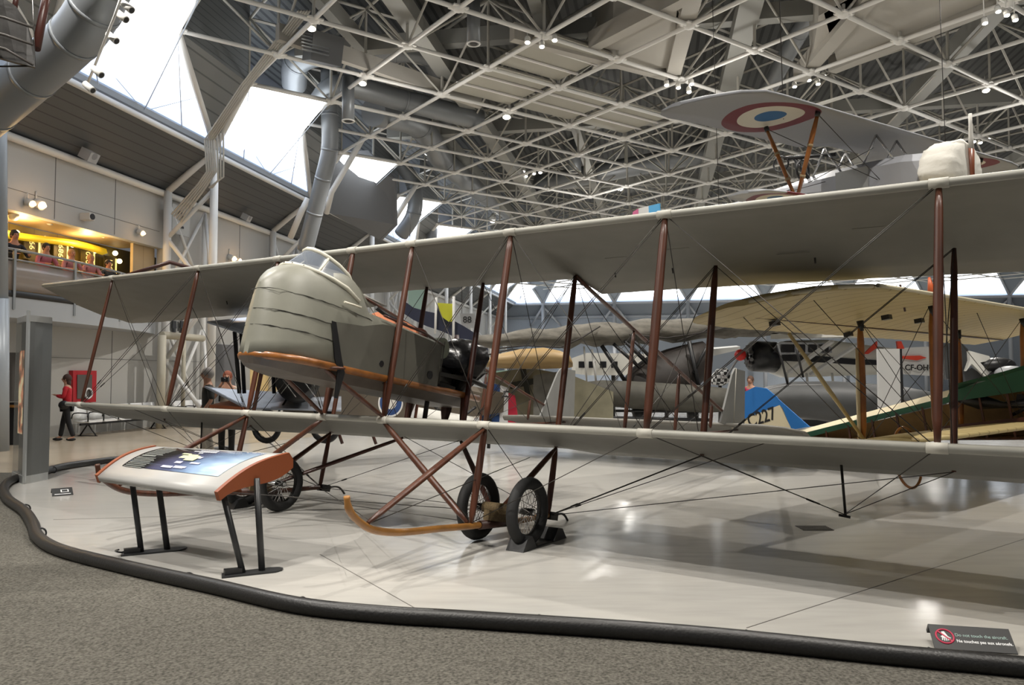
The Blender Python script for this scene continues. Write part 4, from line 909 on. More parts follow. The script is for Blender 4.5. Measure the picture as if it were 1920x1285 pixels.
yb.loft(rg, True, True); yl = mk('light_band', yb, mat('glowing_yellow_band', (.85, .55, .02), .5, emit=.3)); tag(yl, 'wavy glowing yellow band under the ceiling of the upper gallery', 'light band')
for i, (x, y, s_) in enumerate(((61, 383, .16), (79, 386, .2), (268, 438, .15), (439, 486, .2), (450, 488, .12))):
    D = DW - .25; p = onwall(x, y, D); lamp(p, s_ * .62, 'glaring warm lamp, ' + ['left of the pair above the gallery', 'right of the pair above the gallery', 'single one at the right end of the gallery', 'brighter of two just above the left wing tip', 'dimmer of two just above the left wing tip'][i], 'warm lamps along the left wall', LENSW, (.9, -.3, -.4))
    pl_ = bpy.data.lights.new('warm', 'POINT'); pl_.energy = 3; pl_.color = (1, .6, .28); pl_.shadow_soft_size = .1; lo = bpy.data.objects.new('warm', pl_); col.objects.link(lo); lo.location = p + Nn * .3
for s in (12.5, 15.5, 18.5, 21):
    pl_ = bpy.data.lights.new('gallery', 'POINT'); pl_.energy = 60; pl_.color = (1, .66, .28); pl_.shadow_soft_size = .15; lo = bpy.data.objects.new('gallery', pl_); col.objects.link(lo); lo.location = W(s, DW + .7, 5.75)
for i, (x, y) in enumerate(((93, 417), (147, 429), (193, 441), (25, 408))):
    lamp(onwall(x, y, DW + .6), .12, 'grey unlit gallery spotlight, %s along the gallery ceiling' % ['second', 'third', 'fourth', 'nearest'][i], 'gallery ceiling spotlights', off=True, d=(-.5, .5, -.5))
for i, (x, y) in enumerate(((31, 437), (84, 448), (136, 459), (179, 470), (216, 475), (224, 490))):
    p = onwall(x, y, DW + 1.3); o = one('globe_light', MB().ball(p, .085, 12, 8), mat('warm_globe', (1, .85, .5), emit=3.5), 'small glowing round light, %s from the left on the gallery wall' % ['first', 'second', 'third', 'fourth', 'fifth', 'sixth'][i], 'light', 'round lights on the gallery wall')
YT = mat('glowing_year_text', (.95, .72, .25), .5, emit=.8)
for x, y, s_ in ((59, 455, '1998'), (113, 470, '1989'), (164, 483, '2000'), (206, 495, '2001')):
    p = onwall(x, y + 5, DW + 1.35); t = thing('year_banner', ['narrow dark banner with the year 1998, nearest on the gallery wall', 'narrow dark banner with the year 1989, second on the gallery wall', 'narrow dark banner with the year 2000, third on the gallery wall', 'faint narrow banner farthest along the gallery wall'][(x > 60) + (x > 120) + (x > 170)], 'banner', p)
    mk('banner_cloth', MB().prism([p + Wd * a_ + V((0, 0, z)) for a_, z in ((-.26, -.42), (.26, -.42), (.26, .34), (-.26, .34))], -Nn * .04), mat('banner_olive', (.075, .055, .012), .6), t, True)
    text(s_, .27, YT, facing(p + Nn * .03, (0, 0, 1), -Wd), t, 'year'); mk('light_bar', MB().bar(p + Wd * .26 + Nn * .03 + V((0, 0, -.4)), p + Wd * .26 + Nn * .03 + V((0, 0, .3)), .05, .02, Nn), YT, t, True)
for x, y, nm in ((163, 407, 'under the gallery fascia'),):
    p = onwall(x, y, DW - .15); t = thing('security_camera', 'small white security camera ' + nm, 'camera', p); mk('housing', MB().box(p, (.35, .22, .2), M.Rotation(-AZ, 3, 'Z')), LAMP, t, True); mk('lens', MB().tube([p + Nn * .1, p + Nn * .2], .09, 12), BLACK, t, True)
# added dark block: the shade on the lower wall under the balcony
sc = thing('wall_shade_block', 'dark block standing in for shade on the wall under the gallery at far left', 'shade', W(15, DW - .2, 0))
mk('case', MB().prism([W(13.0, DW - .35, 0), W(15.6, DW - .35, 0), W(15.6, DW - .35, 3.0), W(13.0, DW - .35, 3.0)], -Nn * .3), mat('wall_shade_dark', (.07, .065, .06), .4), sc, True)
# ================================================================ people
SKIN = mat('skin', (.50, .27, .18), .55); SKINW = mat('skin_warm', (.60, .27, .16), .55)
def skin_obj(name, verts, edges, rad, m, parent):
    me = bpy.data.meshes.new(name); me.from_pydata([tuple(v) for v in verts], edges, []); o = bpy.data.objects.new(name, me); col.objects.link(o); o.parent = parent; XF[o.name] = XF[parent.name]
    me.materials.append(m); md = o.modifiers.new('skin', 'SKIN'); md.use_smooth_shade = True
    lay = me.skin_vertices[0] if me.skin_vertices else None
    if lay is None:
        bpy.context.view_layer.objects.active = o
    for i, r in enumerate(rad): me.skin_vertices[0].data[i].radius = r if isinstance(r, tuple) else (r, r)
    me.skin_vertices[0].data[0].use_root = True
    sb = o.modifiers.new('sub', 'SUBSURF'); sb.levels = 1; sb.render_levels = 1; return o
def chain(pts):
    return list(pts), [(i, i + 1) for i in range(len(pts) - 1)]
def person(label, p, face, h=1.72, top=(.4, .02, .03), bot=(.015, .015, .018), hair=(.03, .015, .01), arms='down', step=.0, sleeve=True, lower=True, lean=0.0, skin=SKIN, shoe=(.01, .01, .01), extras=()):
    """stands at p (feet), facing the horizontal direction face; local x = right, y = forward"""
    k = h / 1.72; f = V(face).normalized(); r = V((f.y, -f.x, 0)); m = frame_mtx(p, r * k, f * k, V((0, 0, k)))
    t = thing('person', label, 'person', m); ly = lean
    hip, kn = .92, .48
    sh = 1.42; hd = 1.60
    L = [V((0, 0, .95)), V((0, ly * .3, 1.10)), V((0, ly * .7, 1.28)), V((0, ly, 1.41)), V((0, ly + .01, 1.49)), V((0, ly + .02, 1.58)), V((0, ly + .02, 1.66))]
    R = [(.14, .10), (.125, .095), (.16, .11), (.12, .08), .055, (.075, .09), (.07, .085)]
    V_ = list(L); E_ = [(i, i + 1) for i in range(6)]
    def add(pts, rads, root):
        j = len(V_); V_.extend(V(q) for q in pts); R.extend(rads); E_.append((root, j)); E_.extend((j + i, j + i + 1) for i in range(len(pts) - 1)); return j
    legs = {}
    for s_ in (-1, 1):
        st_ = step * s_; pts = [(s_ * .09, 0, .88), (s_ * .095, st_ * .5 + .02, .50), (s_ * .09, st_ - (.03 if step and s_ < 0 else 0), .10)]; legs[s_] = pts
        if lower: add(pts + [(s_ * .10, st_ + .12, .04)], [.085, .055, .04, .035], 0)
    ar = {}
    for s_ in (-1, 1):
        if arms == 'down': e, w_ = (s_ * .25, ly - .03, 1.15), (s_ * .22, ly + .12, .95)
        elif arms == 'front': e, w_ = (s_ * .24, ly + .04, 1.14), (s_ * .06, ly + .25, 1.20)
        elif arms == 'camera': e, w_ = (s_ * .25, ly + .12, 1.20), (s_ * .07, ly + .25, 1.50)
        else: e, w_ = (s_ * .27, ly + .10, 1.16), (s_ * .16, ly + .36, 1.16)
        ar[s_] = (e, w_); ww = V(w_); dd = (ww - V(e)).normalized()
        j = add([(s_ * .17, ly, 1.40), e, w_, tuple(ww + dd * .06)], [.052, .04, .026, (.03, .018)], 3); hj = j + 3
        for q in range(4): add([tuple(ww + dd * .10 + V(((q - 1.5) * .018, 0, 0))), tuple(ww + dd * (.145 - .008 * abs(q - 1.3)) + V(((q - 1.5) * .02, 0, -.012)))], [.0085, .007], hj)
        add([tuple(ww + dd * .05 + V((-s_ * .035, 0, .01))), tuple(ww + dd * .085 + V((-s_ * .045, 0, .008)))], [.009, .008], hj - 1)
    skin_obj('body', V_, E_, R, skin, t)
    hc = V((0, ly + .03, 1.62)); 
    mk('face', MB().ball(hc, .098, 14, 10, (.80, .95, 1.18)).ball(hc + V((0, .095, -.005)), .018, 8, 6, (.8, 1, 1.5)).ball(hc + V((.078, 0, -.01)), .022, 6, 5, (.5, 1, 1.4)).ball(hc + V((-.078, 0, -.01)), .022, 6, 5, (.5, 1, 1.4)), skin, t)
    mk('eyes', MB().ball(hc + V((.032, .082, .015)), .011, 6, 5).ball(hc + V((-.032, .082, .015)), .011, 6, 5), BLACK, t)
    mk('mouth', MB().ball(hc + V((0, .088, -.045)), .016, 8, 5, (1.4, .5, .4)), mat('lips', (.35, .10, .08), .5), t)
    hm = mat('hair_%d' % int(hair[0] * 1000), hair, .7); hh = MB().ball(hc + V((0, -.022, .022)), .112, 14, 10, (.84, .98, 1.06))
    if 'long' in extras: hh.ball(hc + V((0, -.06, -.09)), .10, 12, 8, (.85, .6, 1.2))
    mk('hair', hh, hm, t)
    def cloth(name, V0, E0, R0, c): skin_obj(name, V0, E0, R0, mat('%s_%d_%d' % (name, int(c[0] * 999), int(c[2] * 999)), c, .8, var=.25, scale=9, bump=.2), t)
    tv = [V((0, 0, .86 if lower else .95)), V((0, ly * .3, 1.10)), V((0, ly * .7, 1.28)), V((0, ly, 1.40)), V((0, ly, 1.44))]; te = [(0, 1), (1, 2), (2, 3), (3, 4)]; tr_ = [(.165, .12), (.15, .115), (.175, .125), (.13, .09), .07]
    for s_ in (-1, 1):
        j = len(tv); e, w_ = ar[s_]
        tv += [V((s_ * .18, ly, 1.395)), V(e)]; tr_ += [.065, .055]; te += [(3, j), (j, j + 1)]
        if sleeve: tv.append(V(e).lerp(V(w_), .92)); tr_.append(.042); te.append((j + 1, j + 2))
    cloth('jacket' if sleeve else 'shirt', tv, te, tr_, top)
    if lower:
        v2 = [V((0, 0, .93))]; e2 = []; r2 = [(.15, .11)]
        for s_ in (-1, 1):
            j = len(v2); v2 += [V(q) for q in legs[s_]]; r2 += [.10, .07, .06]; e2 += [(0, j), (j, j + 1), (j + 1, j + 2)]
        cloth('trousers', v2, e2, r2, bot)
        for s_ in (-1, 1): q = V(legs[s_][2]); mk('shoe', MB().ball((q.x, q.y + .06, .045), .05, 10, 8, (.95, 2.5, .85)), mat('shoe_black', shoe, .5), t)
    if 'bag' in extras: mk('shoulder_bag', MB().ball((-.26, .02, .95), .13, 12, 8, (.5, 1, .9)), BLACK, t)
    if 'glasses' in extras: mk('glasses', MB().ring(hc + V((.034, .093, .012)), (0, 1, 0), .02, .003, 12, 5).ring(hc + V((-.034, .093, .012)), (0, 1, 0), .02, .003, 12, 5), BLACK, t)
    return t, m
wf = fl(124, 827); person('woman in a red jacket and black trousers walking left past the fire cabinet', V((wf.x, wf.y, 0)), (-.95, -.30, 0), 1.70, (.55, .012, .025), (.012, .012, .014), (.05, .022, .015), 'front', .16, extras=('long', 'bag'))
pf1 = at(391, 700, 15.2); person('grey haired man in a black T-shirt and pale shorts behind the lower left wing', V((pf1.x, pf1.y, 0)), (-.85, -.45, 0), 1.82, (.03, .032, .028), (.55, .5, .42), (.32, .30, .28), 'down', .05, sleeve=False, extras=('glasses',))
pf2 = at(427, 700, 15.8); t_, m_ = person('red haired man holding a camera to his face behind the lower left wing', V((pf2.x, pf2.y, 0)), (.2, -.97, 0), 1.76, (.40, .34, .28), (.02, .02, .02), (.20, .05, .02), 'camera', 0, sleeve=False)
mk('backpack', MB().ball((0, -.17, 1.22), .2, 12, 8, (.8, .5, 1.2)).tube([(.12, .1, 1.42), (.13, .13, 1.15)], .02, 6).tube([(-.12, .1, 1.42), (-.13, .13, 1.15)], .02, 6), BLACK, t_)
cq = thing('photo_camera', 'small black camera held up by the red haired man', 'camera', m_ @ V((0, .30, 1.58))); mk('camera_body', MB().box(m_ @ V((0, .31, 1.58)), (.14, .07, .09)), BLACK, cq, True); mk('lens_barrel', MB().tube([m_ @ V((0, .33, 1.58)), m_ @ V((.02, .45, 1.58))], .035, 12), BLACK, cq, True)
gm = [(30, 'dark haired person in a dark top leaning on the gallery rail, nearest and leftmost', (.02, .02, .025), 0), (92, 'dark haired person in pink leaning on the gallery rail, second from the left', (.55, .16, .20), 1), (145, 'fair headed person in pink at the gallery rail, third from the left', (.50, .2, .2), 2), (189, 'small figure in pink at the gallery rail, fourth from the left', (.5, .2, .2), 3), (233, 'farthest dark haired figure at the gallery rail, just above the wing tip', (.05, .05, .05), 4)]
for px, lb, tc_, i in gm:
    p = onwall(px, 480, gd(16) + .55); s = Sof(p); D = gd(s) + .72; p = W(s, D, GZ - .22)
    person(lb, p, (.85, -.5, 0), 1.86 if i < 1 else 1.72, tc_, (.05, .05, .05), (.02, .012, .01) if i in (0, 1, 4) else (.45, .22, .08), 'rail', 0, skin=SKINW, lower=False, lean=.12)
# ================================================================ other aircraft
def roundel_mat(name, base, centers, rings, rough=.5, metal=0.0):
    m = bpy.data.materials.new(name); m.use_nodes = True; nt = m.node_tree; b = nt.nodes['Principled BSDF']; b.inputs['Roughness'].default_value = rough; b.inputs['Metallic'].default_value = metal
    tc = nt.nodes.new('ShaderNodeTexCoord'); last = None
    for (cx, cy, cz) in centers:
        s = nt.nodes.new('ShaderNodeVectorMath'); s.operation = 'SUBTRACT'; s.inputs[1].default_value = (cx, cy, cz); nt.links.new(tc.outputs['Object'], s.inputs[0])
        l = nt.nodes.new('ShaderNodeVectorMath'); l.operation = 'LENGTH'; nt.links.new(s.outputs[0], l.inputs[0]); o = l.outputs['Value']
        if last is not None:
            q = nt.nodes.new('ShaderNodeMath'); q.operation = 'MINIMUM'; nt.links.new(last, q.inputs[0]); nt.links.new(o, q.inputs[1]); o = q.outputs[0]
        last = o
    cr = nt.nodes.new('ShaderNodeValToRGB'); cr.color_ramp.interpolation = 'CONSTANT'; e = cr.color_ramp.elements
    e[0].position = 0; e[0].color = (*rings[0][1], 1); e[1].position = rings[0][0]; e[1].color = (*rings[1][1], 1)
    for i in range(1, len(rings)):
        q = e.new(rings[i][0]); q.color = (*(rings[i + 1][1] if i + 1 < len(rings) else base), 1)
    nt.links.new(last, cr.inputs[0]); nt.links.new(cr.outputs[0], b.inputs['Base Color']); return m
AR = mat('amber_strut', (.36, .125, .02), .35, var=.35, scale=6, coat=.3)
SILV = mat('silver_dope', (.42, .43, .46), .42, .25, var=.08)
RED_, BLU_, IVO = (.11, .004, .012), (.006, .085, .22), (.50, .47, .39)
# ---- silver scout hanging over the right wing
nw = V((.81, .58, .03)).normalized(); na = V((-.573, .8195, 0)); nu = nw.cross(na).normalized(); na = nu.cross(nw)
NM = frame_mtx(at(1425, 167, 9.05), nw, na, nu)
sv = thing('silver_scout', 'silver biplane with red, ivory and blue roundels hanging above the right wing', 'aircraft', NM)
RM_ = roundel_mat('silver_wing_with_roundels', (.23, .235, .25), [(1.05, .62, .0), (6.1, .62, .0)], [(.20, BLU_), (.42, IVO), (.62, RED_)], .65, 0)
mk('upper_wing', wing_mb([(-.42, .85, 1.15, 0), (-.30, .50, 1.28, 0), (-.12, .18, 1.32, 0), (.12, .02, 1.30, 0), (.4, 0, 1.28, 0), (2.6, 0, 1.28, 0), (3.0, 0, 1.0, 0), (4.0, 0, 1.0, 0), (4.4, 0, 1.28, 0), (6.6, 0, 1.28, 0), (7.0, .05, 1.3, 0), (7.3, .4, 1.25, 0)], 7, 0, .4, ler=.022), RM_, sv)
RM2 = roundel_mat('silver_lower_wing', (.33, .34, .36), [(.95, .52, -1.08)], [(.10, BLU_), (.24, IVO), (.36, RED_)], .42, .2)
mk('lower_wing', wing_mb([(.30, .45, .75, -1.08), (.45, .28, .85, -1.08), (.8, .22, .88, -1.08), (2.95, .22, .88, -1.05)], 6, 0, .4, ler=.018), RM2, sv)
mk('lower_wing', wing_mb([(3.55, .22, .88, -1.05), (6.0, .22, .88, -1.08), (6.4, .45, .75, -1.08)], 6, 0, .4, ler=.018), SILV, sv)
for x in (1.28, 5.75):
    for y0 in (.08, .86):
        a, b = V((x, y0, -.03)), V((x + .1, .50, -1.07)); pts = [a, a.lerp(b, .25), a.lerp(b, .5), a.lerp(b, .97)]
        sm_ = mk('wing_strut', MB().tube(pts, [.022, .036, .034, .024], 10, True, .8), AR, sv); mk('strut_ferrule', MB().tube([a + V((0, 0, .01)), a.lerp(b, .05)], .034, 8), BLACK, sm_)
        for t in (.35, .7): mk('binding', MB().tube([a.lerp(b, t), a.lerp(b, t + .03)], .037, 8), mat('cord_binding', (.30, .22, .12), .7), sm_)
cx = 3.25; fr_ = []
for y, w, zb, zt in ((-.40, .34, -1.12, -.42), (-.1, .37, -1.14, -.38), (.5, .36, -1.12, -.36), (1.2, .33, -1.10, -.36), (2.4, .25, -1.0, -.46), (3.8, .14, -.84, -.55), (5.0, .05, -.70, -.60)):
    fr_.append([(cx - w, y, zb), (cx - w, y, zt - .12), (cx - w * .6, y, zt), (cx + w * .6, y, zt), (cx + w, y, zt - .12), (cx + w, y, zb)])
mk('fuselage', MB().loft(fr_, False, True), SILV, sv)
mk('fuselage_panel', MB().box((cx - .375, .6, -.75), (.01, .5, .6)), mat('raw_aluminium', (.40, .40, .38), .4, .5), sv)
mk('engine_cowling', MB().tube([(cx, -.78, -.72), (cx, -.72, -.72), (cx, -.42, -.72)], [.30, .40, .40], 20), SILV, sv)
mk('cloth_cover', MB().loft([[(cx + r_ * math.cos(q * math.pi / 24) * (1 + .045 * math.sin(q * 1.7 + k) + .03 * math.sin(q * .6)), y_, -.72 + r_ * math.sin(q * math.pi / 24) * (1 + .05 * math.sin(q * 1.3 + k * 2))) for q in range(48)] for k, (y_, r_) in enumerate(((-.84, .10), (-.83, .34), (-.76, .41), (-.62, .43), (-.45, .42), (-.36, .40)))], True), mat('white_cloth', (.62, .60, .54), .8, bump=.5, scale=6), sv)
pr_ = mk('propeller', MB().loft([[(cx + x * w, -.86 + y, -.70 + z) for x, y in ((-1, 0), (0, .03), (1, 0), (0, -.03))] for z, w in ((-.3, .05), (0, .07), (.25, .09))], True), mat('propeller_red_brown', (.22, .07, .035), .4), sv)
mk('blade_tip', MB().loft([[(cx + x * w, -.86 + y, -.70 + z) for x, y in ((-1, 0), (0, .025), (1, 0), (0, -.025))] for z, w in ((.24, .09), (.40, .07), (.58, .045), (.72, .012))], True), mat('white_canvas', (.62, .60, .55), .7), pr_)
for sx_ in (-.25, .25):
    for y in (.05, .85): mk('cabane_strut', MB().tube([(cx + sx_, y, -.40), (cx + sx_ * 1.1, y + .22, -.02)], .016, 8).tube([(cx + sx_, y + .45, -.40), (cx + sx_ * 1.1, y + .22, -.02)], .016, 8), CHROME, sv)
gun = MB(); gun.tube([(cx - .1, 1.0, -.1), (cx - .3, 1.75, -.02)], .03, 8).ring((cx - .2, 1.5, -.25), (0, 1, 0), .16, .02, 16, 6).tube([(cx - .2, 1.4, -.4), (cx - .25, 1.6, -.05)], .03, 6).ring((cx - .32, 1.8, -.1), (1, .2, 0), .12, .015, 14, 5)
mk('gun_mounting', gun, BLACK, sv)
for k, (c_, y0) in enumerate((((.55, .12, .25), 5.25), ((.62, .62, .6), 4.98), ((.08, .35, .62), 4.70))):
    mk('rudder_stripe', MB().prism([(cx, y0, -.72), (cx, y0 + .28, -.72), (cx, y0 + .28 - (.12 if k == 0 else 0), -.20 if k == 0 else -.16), (cx, y0, -.16)], (.03, 0, 0)), mat('rudder_paint_%d' % k, c_, .5), sv)
mk('tailplane', wing_mb([(2.3, 4.6, 5.1, -.62), (2.6, 4.3, 5.2, -.62), (4.4, 4.3, 5.2, -.62), (4.7, 4.6, 5.1, -.62)], 5, 0, .6, ler=.015), SILV, sv)
for i, (a, b) in enumerate((((cx - .3, .2, -.7), (1.3, .1, -.05)), ((cx - .3, .2, -.7), (1.3, .85, -.05)), ((1.35, .3, -.88), (cx - .3, .3, -.2)), ((cx, 3.2, -.8), (1.4, .6, -.9)), ((cx, 4.6, -.6), (cx - .4, 1.0, -.55)))):
    mk('bracing_wire', MB().tube([a, b], .005, 5), WIRE, sv)
for x, y in ((1.3, .6), (5.7, .6), (3.5, 3.5)): mk('hanging_cable', MB().tube([(x, y, -.4 if x == 3.5 else .02), (x, y, 5.4)], .006, 5), WIRE, sv)
# ---- cream biplane standing behind the right wing
yw, pt = .702, .151
cr_ = V((math.cos(yw), math.sin(yw), 0)); ca0 = V((-math.sin(yw), math.cos(yw), 0)); ca = ca0 * math.cos(pt) - V((0, 0, math.sin(pt))); cu = V((0, 0, math.cos(pt))) + ca0 * math.sin(pt)
CMX = frame_mtx(V((5.309, 9.792, .914)), cr_, ca, cu)
cb_ = thing('cream_biplane', 'cream yellow ribbed biplane with amber struts and green trimmed open fuselage, right', 'aircraft', CMX)
RIBF = banded('cream_ribbed_fabric', (.47, .37, .17), (.30, .22, .09), (1, 0, 0), .33, .10, .55)
GG = 1.641
cuw = mk('upper_wing', wing_mb([(-3.12, .45, .95, GG), (-3.0, .02, 1.2, GG), (-2.75, -.36, 1.42, GG), (-2.3, -.55, 1.5, GG), (-1.5, -.6, 1.55, GG), (6.5, -.6, 1.55, GG)], 7, .02, .33, ler=.03), RIBF, cb_)
mk('leading_edge', MB().tube(smooth_path([V((-3.1, .4, GG)), V((-2.98, 0, GG)), V((-2.72, -.38, GG)), V((-2.25, -.57, GG)), V((-1.4, -.62, GG)), V((6.5, -.62, GG))], 4), .022, 8), mat('pale_cream_tape', (.60, .54, .38), .5), cuw)
mk('spar_line', MB().tube([(-2.6, 1.02, GG + .02), (6.4, 1.02, GG - .01)], .012, 6), WOODD, cuw)
clw = mk('lower_wing', wing_mb([(-.75, .3, .9, 0), (-.6, -.1, 1.3, 0), (-.2, -.35, 1.45, 0), (6.5, -.35, 1.5, 0)], 7, .02, .33, ler=.03), RIBF, cb_)
for s, g0, g1 in ((0, 0, GG), (3.354, 0, GG)):
    for (a0, a1) in ((0, -.232), (.933, .70)):
        a, b = V((s, a0, g0)), V((s, a1, g1)); mk('strut', MB().tube([a, a.lerp(b, .15), a.lerp(b, .5), a.lerp(b, .85), b], [.022, .045, .052, .045, .022], 10, True, 1.0), AR, cb_)
        mk('strut_cap', MB().tube([b - V((0, 0, .14)), b], [.03, .05], 8), BLACK, cb_)
a, b = V((-.02, .90, .05)), V((-1.25, 1.05, GG - .15)); mk('raked_strut', MB().tube([a, a.lerp(b, .5), b], [.02, .03, .022], 8), mat('bare_spruce', (.50, .40, .20), .5), cb_)
a, b = V((-.06, .96, .0)), V((-.05, .78, 1.28)); mk('pale_strut', MB().tube([a, a.lerp(b, .5), b], [.02, .03, .02], 8), mat('pale_spruce', (.62, .52, .34), .5), cb_)
for p in ((-1.6, 1.02), (-.1, .3), (.9, .3), (.85, 1.3)): mk('fitting', MB().box((p[0], p[1], GG - .04), (.10, .10, .06)), BLACK, cb_)
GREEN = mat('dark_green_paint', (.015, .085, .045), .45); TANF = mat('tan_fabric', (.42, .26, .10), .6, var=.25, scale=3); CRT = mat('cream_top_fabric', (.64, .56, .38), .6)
def csec(a): f = max(0, min(1, a / 5.0)); return .40 - .34 * f, max(.20, .70 - .125 * a), -.17 + .08 * a
AS = [-1.6, -.8, 0, .8, 1.6, 2.4, 3.2, 4.0, 5.0]
sk_ = MB(); top_ = MB(); grn = MB(); rb = MB()
sk_.loft([[(3.5 + csec(a)[0] * .96, a, csec(a)[2]), (3.5 + csec(a)[0] * .96, a, csec(a)[1] - .06), (3.5 + csec(a)[0] * .9, a, csec(a)[1] - .06), (3.5 + csec(a)[0] * .9, a, csec(a)[2] + .02), (3.5 - csec(a)[0] * .9, a, csec(a)[2] + .02), (3.5 - csec(a)[0] * .9, a, csec(a)[2])] for a in AS], False)
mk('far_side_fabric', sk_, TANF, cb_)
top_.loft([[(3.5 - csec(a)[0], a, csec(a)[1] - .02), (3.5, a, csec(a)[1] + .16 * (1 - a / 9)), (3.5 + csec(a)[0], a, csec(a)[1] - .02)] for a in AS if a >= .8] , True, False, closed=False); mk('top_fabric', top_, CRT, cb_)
grn.loft([[(3.5 - csec(a)[0] - .01, a, csec(a)[1] + .01), (3.5 - csec(a)[0] - .01, a, csec(a)[1] - .085), (3.5 - csec(a)[0] + .02, a, csec(a)[1] - .085), (3.5 - csec(a)[0] + .02, a, csec(a)[1] + .01)] for a in AS], False); mk('green_longeron', grn, GREEN, cb_)
cw = MB(); cw.prism([(3.085, 1.0, .50), (3.085, .9, .66), (3.085, -.1, .84), (3.085, -1.4, .98), (3.085, -1.4, .50), (3.085, -.1, .53)], (.02, 0, 0)); cw.loft([[(3.5 - .41, a, .74 + .02), (3.5 - .36, a, .98 - .28 * max(0, a + .3)), (3.5 + .36, a, .98 - .28 * max(0, a + .3)), (3.5 + .41, a, .76)] for a in (-1.6, -.6, .1, .9)], False); mk('green_cowl', cw, GREEN, cb_)
for a in (.1, .5, .95, 1.4, 1.85, 2.3, 2.75, 3.2, 3.6): w, t_, b_ = csec(a); mk('frame_upright', MB().bar((3.5 - w, a, b_), (3.5 - w, a, t_ - .05), .03, .03), WOOD, cb_)
mk('lower_longeron', MB().tube([(3.5 - csec(a)[0], a, csec(a)[2]) for a in AS], .022, 6), WOOD, cb_)
for a in (.3, 1.2): mk('engine_bearer', MB().bar((3.0, a - 1.5, .12 + .0), (3.05, a, .10), .05, .06), WOODD, cb_)
mk('dark_machinery', MB().box((3.4, -.2, .35), (.3, .5, .16), M.Rotation(.3, 3, 'X')).tube([(3.2, .9, .62), (3.25, .55, .45), (3.2, .2, .36), (3.2, -.3, .34)], [.10, .12, .05, .09], 7).tube([(3.15, .1, .2), (3.15, -.6, .45)], .03, 6).tube([(3.2, -.8, .1), (3.2, -.1, .55)], .025, 6), BLACK, cb_)
BLUEP = mat('bright_blue_fabric', (.012, .15, .46), .5)
rd = mk('rudder', MB().prism([(3.5, 5.02, .62), (3.5, 5.02, 1.02), (3.5, 4.90, 1.20), (3.5, 4.65, 1.27), (3.5, 4.40, 1.20), (3.5, 4.20, 1.0), (3.5, 4.12, .80)], (.03, 0, 0)), BLUEP, cb_)
mk('fin', MB().prism([(3.5, 4.22, 1.0), (3.5, 3.62, .36), (3.5, 4.0, .34), (3.5, 4.12, .80)], (.03, 0, 0)), BLUEP, cb_)
mk('number_panel', MB().prism([(3.49, 5.08, .64), (3.49, 4.16, .84), (3.49, 4.00, .38), (3.49, 5.1, .32)], (.03, 0, 0)), CRT, cb_)
text('C227', .36, BLACK, CMX @ facing((3.485, 4.60, .64), (0, -1, .16), (0, .16, 1)), cb_, 'fuselage_number', .003, 'CENTER', .004, .82)
mk('wing_skid_hoop', MB().ring((.1, .43, -.22), (0, 1, 0), .39, .018, 30, 6), AR, cb_)
for (a, b) in ((((0, 0, 0), (3.354, -.23, GG))), (((3.354, 0, 0), (0, -.23, GG))), (((0, .93, 0), (3.354, .7, GG))), (((3.354, .93, 0), (0, .7, GG))), (((0, 0, 0), (0, .7, GG))), (((0, .93, 0), (0, -.2, GG))), (((0, 0, .02), (-2.3, .1, GG))), (((0, .93, .02), (-2.3, 1.0, GG))), (((.05, .93, 0), (3.1, 2.5, .4))), (((3.35, 0, 0), (1.6, -.2, GG))), ((0, .1, GG + .35), (-2, .1, GG + .05)), ((0, .1, GG + .35), (2, .1, GG + .05))):
    mk('bracing_wire', MB().tube([a, b], .0045, 5), WIRE, cb_)
mk('king_post', MB().tube([(0, .1, GG), (0, .1, GG + .36)], .014, 6), WOODD, cb_)
# ---- silver winged biplane with a black cowl, behind the nacelle
s2 = thing('black_nosed_biplane', 'biplane with silvery wings and round black nose seen beneath the grey nacelle', 'aircraft', at(555, 790, 13.8))
SHN = mat('shiny_silver_fabric', (.50, .54, .62), .3, .3, var=.2, scale=5, bump=.1)
def flatwing(nm, P, th, m, par): return mk(nm, MB().prism(P, V((0, 0, th))), m, par, True)
flatwing('upper_wing', [at(388, 606, 13.2), at(470, 632, 12.6), at(640, 640, 12.9), at(660, 600, 14.5), at(470, 597, 14.8)], .03, SHN, s2)
flatwing('lower_wing', [at(383, 727, 13.3), at(462, 768, 12.8), at(640, 772, 13.0), at(640, 742, 15.2), at(465, 737, 15.4)], .03, SHN, s2)
flatwing('wing_tip_patch', [at(392, 765, 13.2), at(466, 770, 12.7), at(466, 768, 13.5), at(430, 757, 13.9)], .05, mat('rust_patch', (.42, .13, .05), .5), s2)
for x0, x1, dd in ((440, 449, 13.1), (452, 458, 13.3), (508, 514, 13.4)): mk('strut', MB().tube([at(x0, 622, dd), at(x1, 738, dd)], .035, 8), BLACK, s2, True)
mk('cowling', MB().tube([at(560, 715, 12.7), at(559, 715, 12.85), at(556, 714, 13.6)], [.22, .36, .36], 24), mat('satin_black', (.008, .008, .009), .35), s2, True)
for a_, b_ in (((527, 738), (558, 700)), ((558, 700), (592, 745)), ((530, 712), (555, 745))): mk('rigging_tape', MB().tube([at(*a_, 12.55), at(*b_, 12.55)], .008, 6), CHROME, s2, True)
mk('fuselage', MB().tube([at(556, 714, 13.6), at(575, 716, 17)], [.35, .18], 16), mat('olive_brown_fabric', (.13, .105, .075), .7, var=.2), s2, True)
for x in (500, 610): mk('wheel', MB().ring(at(x, 800, 13.2), (.3, 1, 0), .24, .05, 24, 8), RUBBER, s2, True); 
mk('axle', MB().tube([at(500, 800, 13.2), at(610, 800, 13.2)], .02, 6).tube([at(505, 800, 13.2), at(540, 745, 13.3)], .02, 6).tube([at(605, 800, 13.2), at(575, 745, 13.3)], .02, 6), BLACK, s2, True)
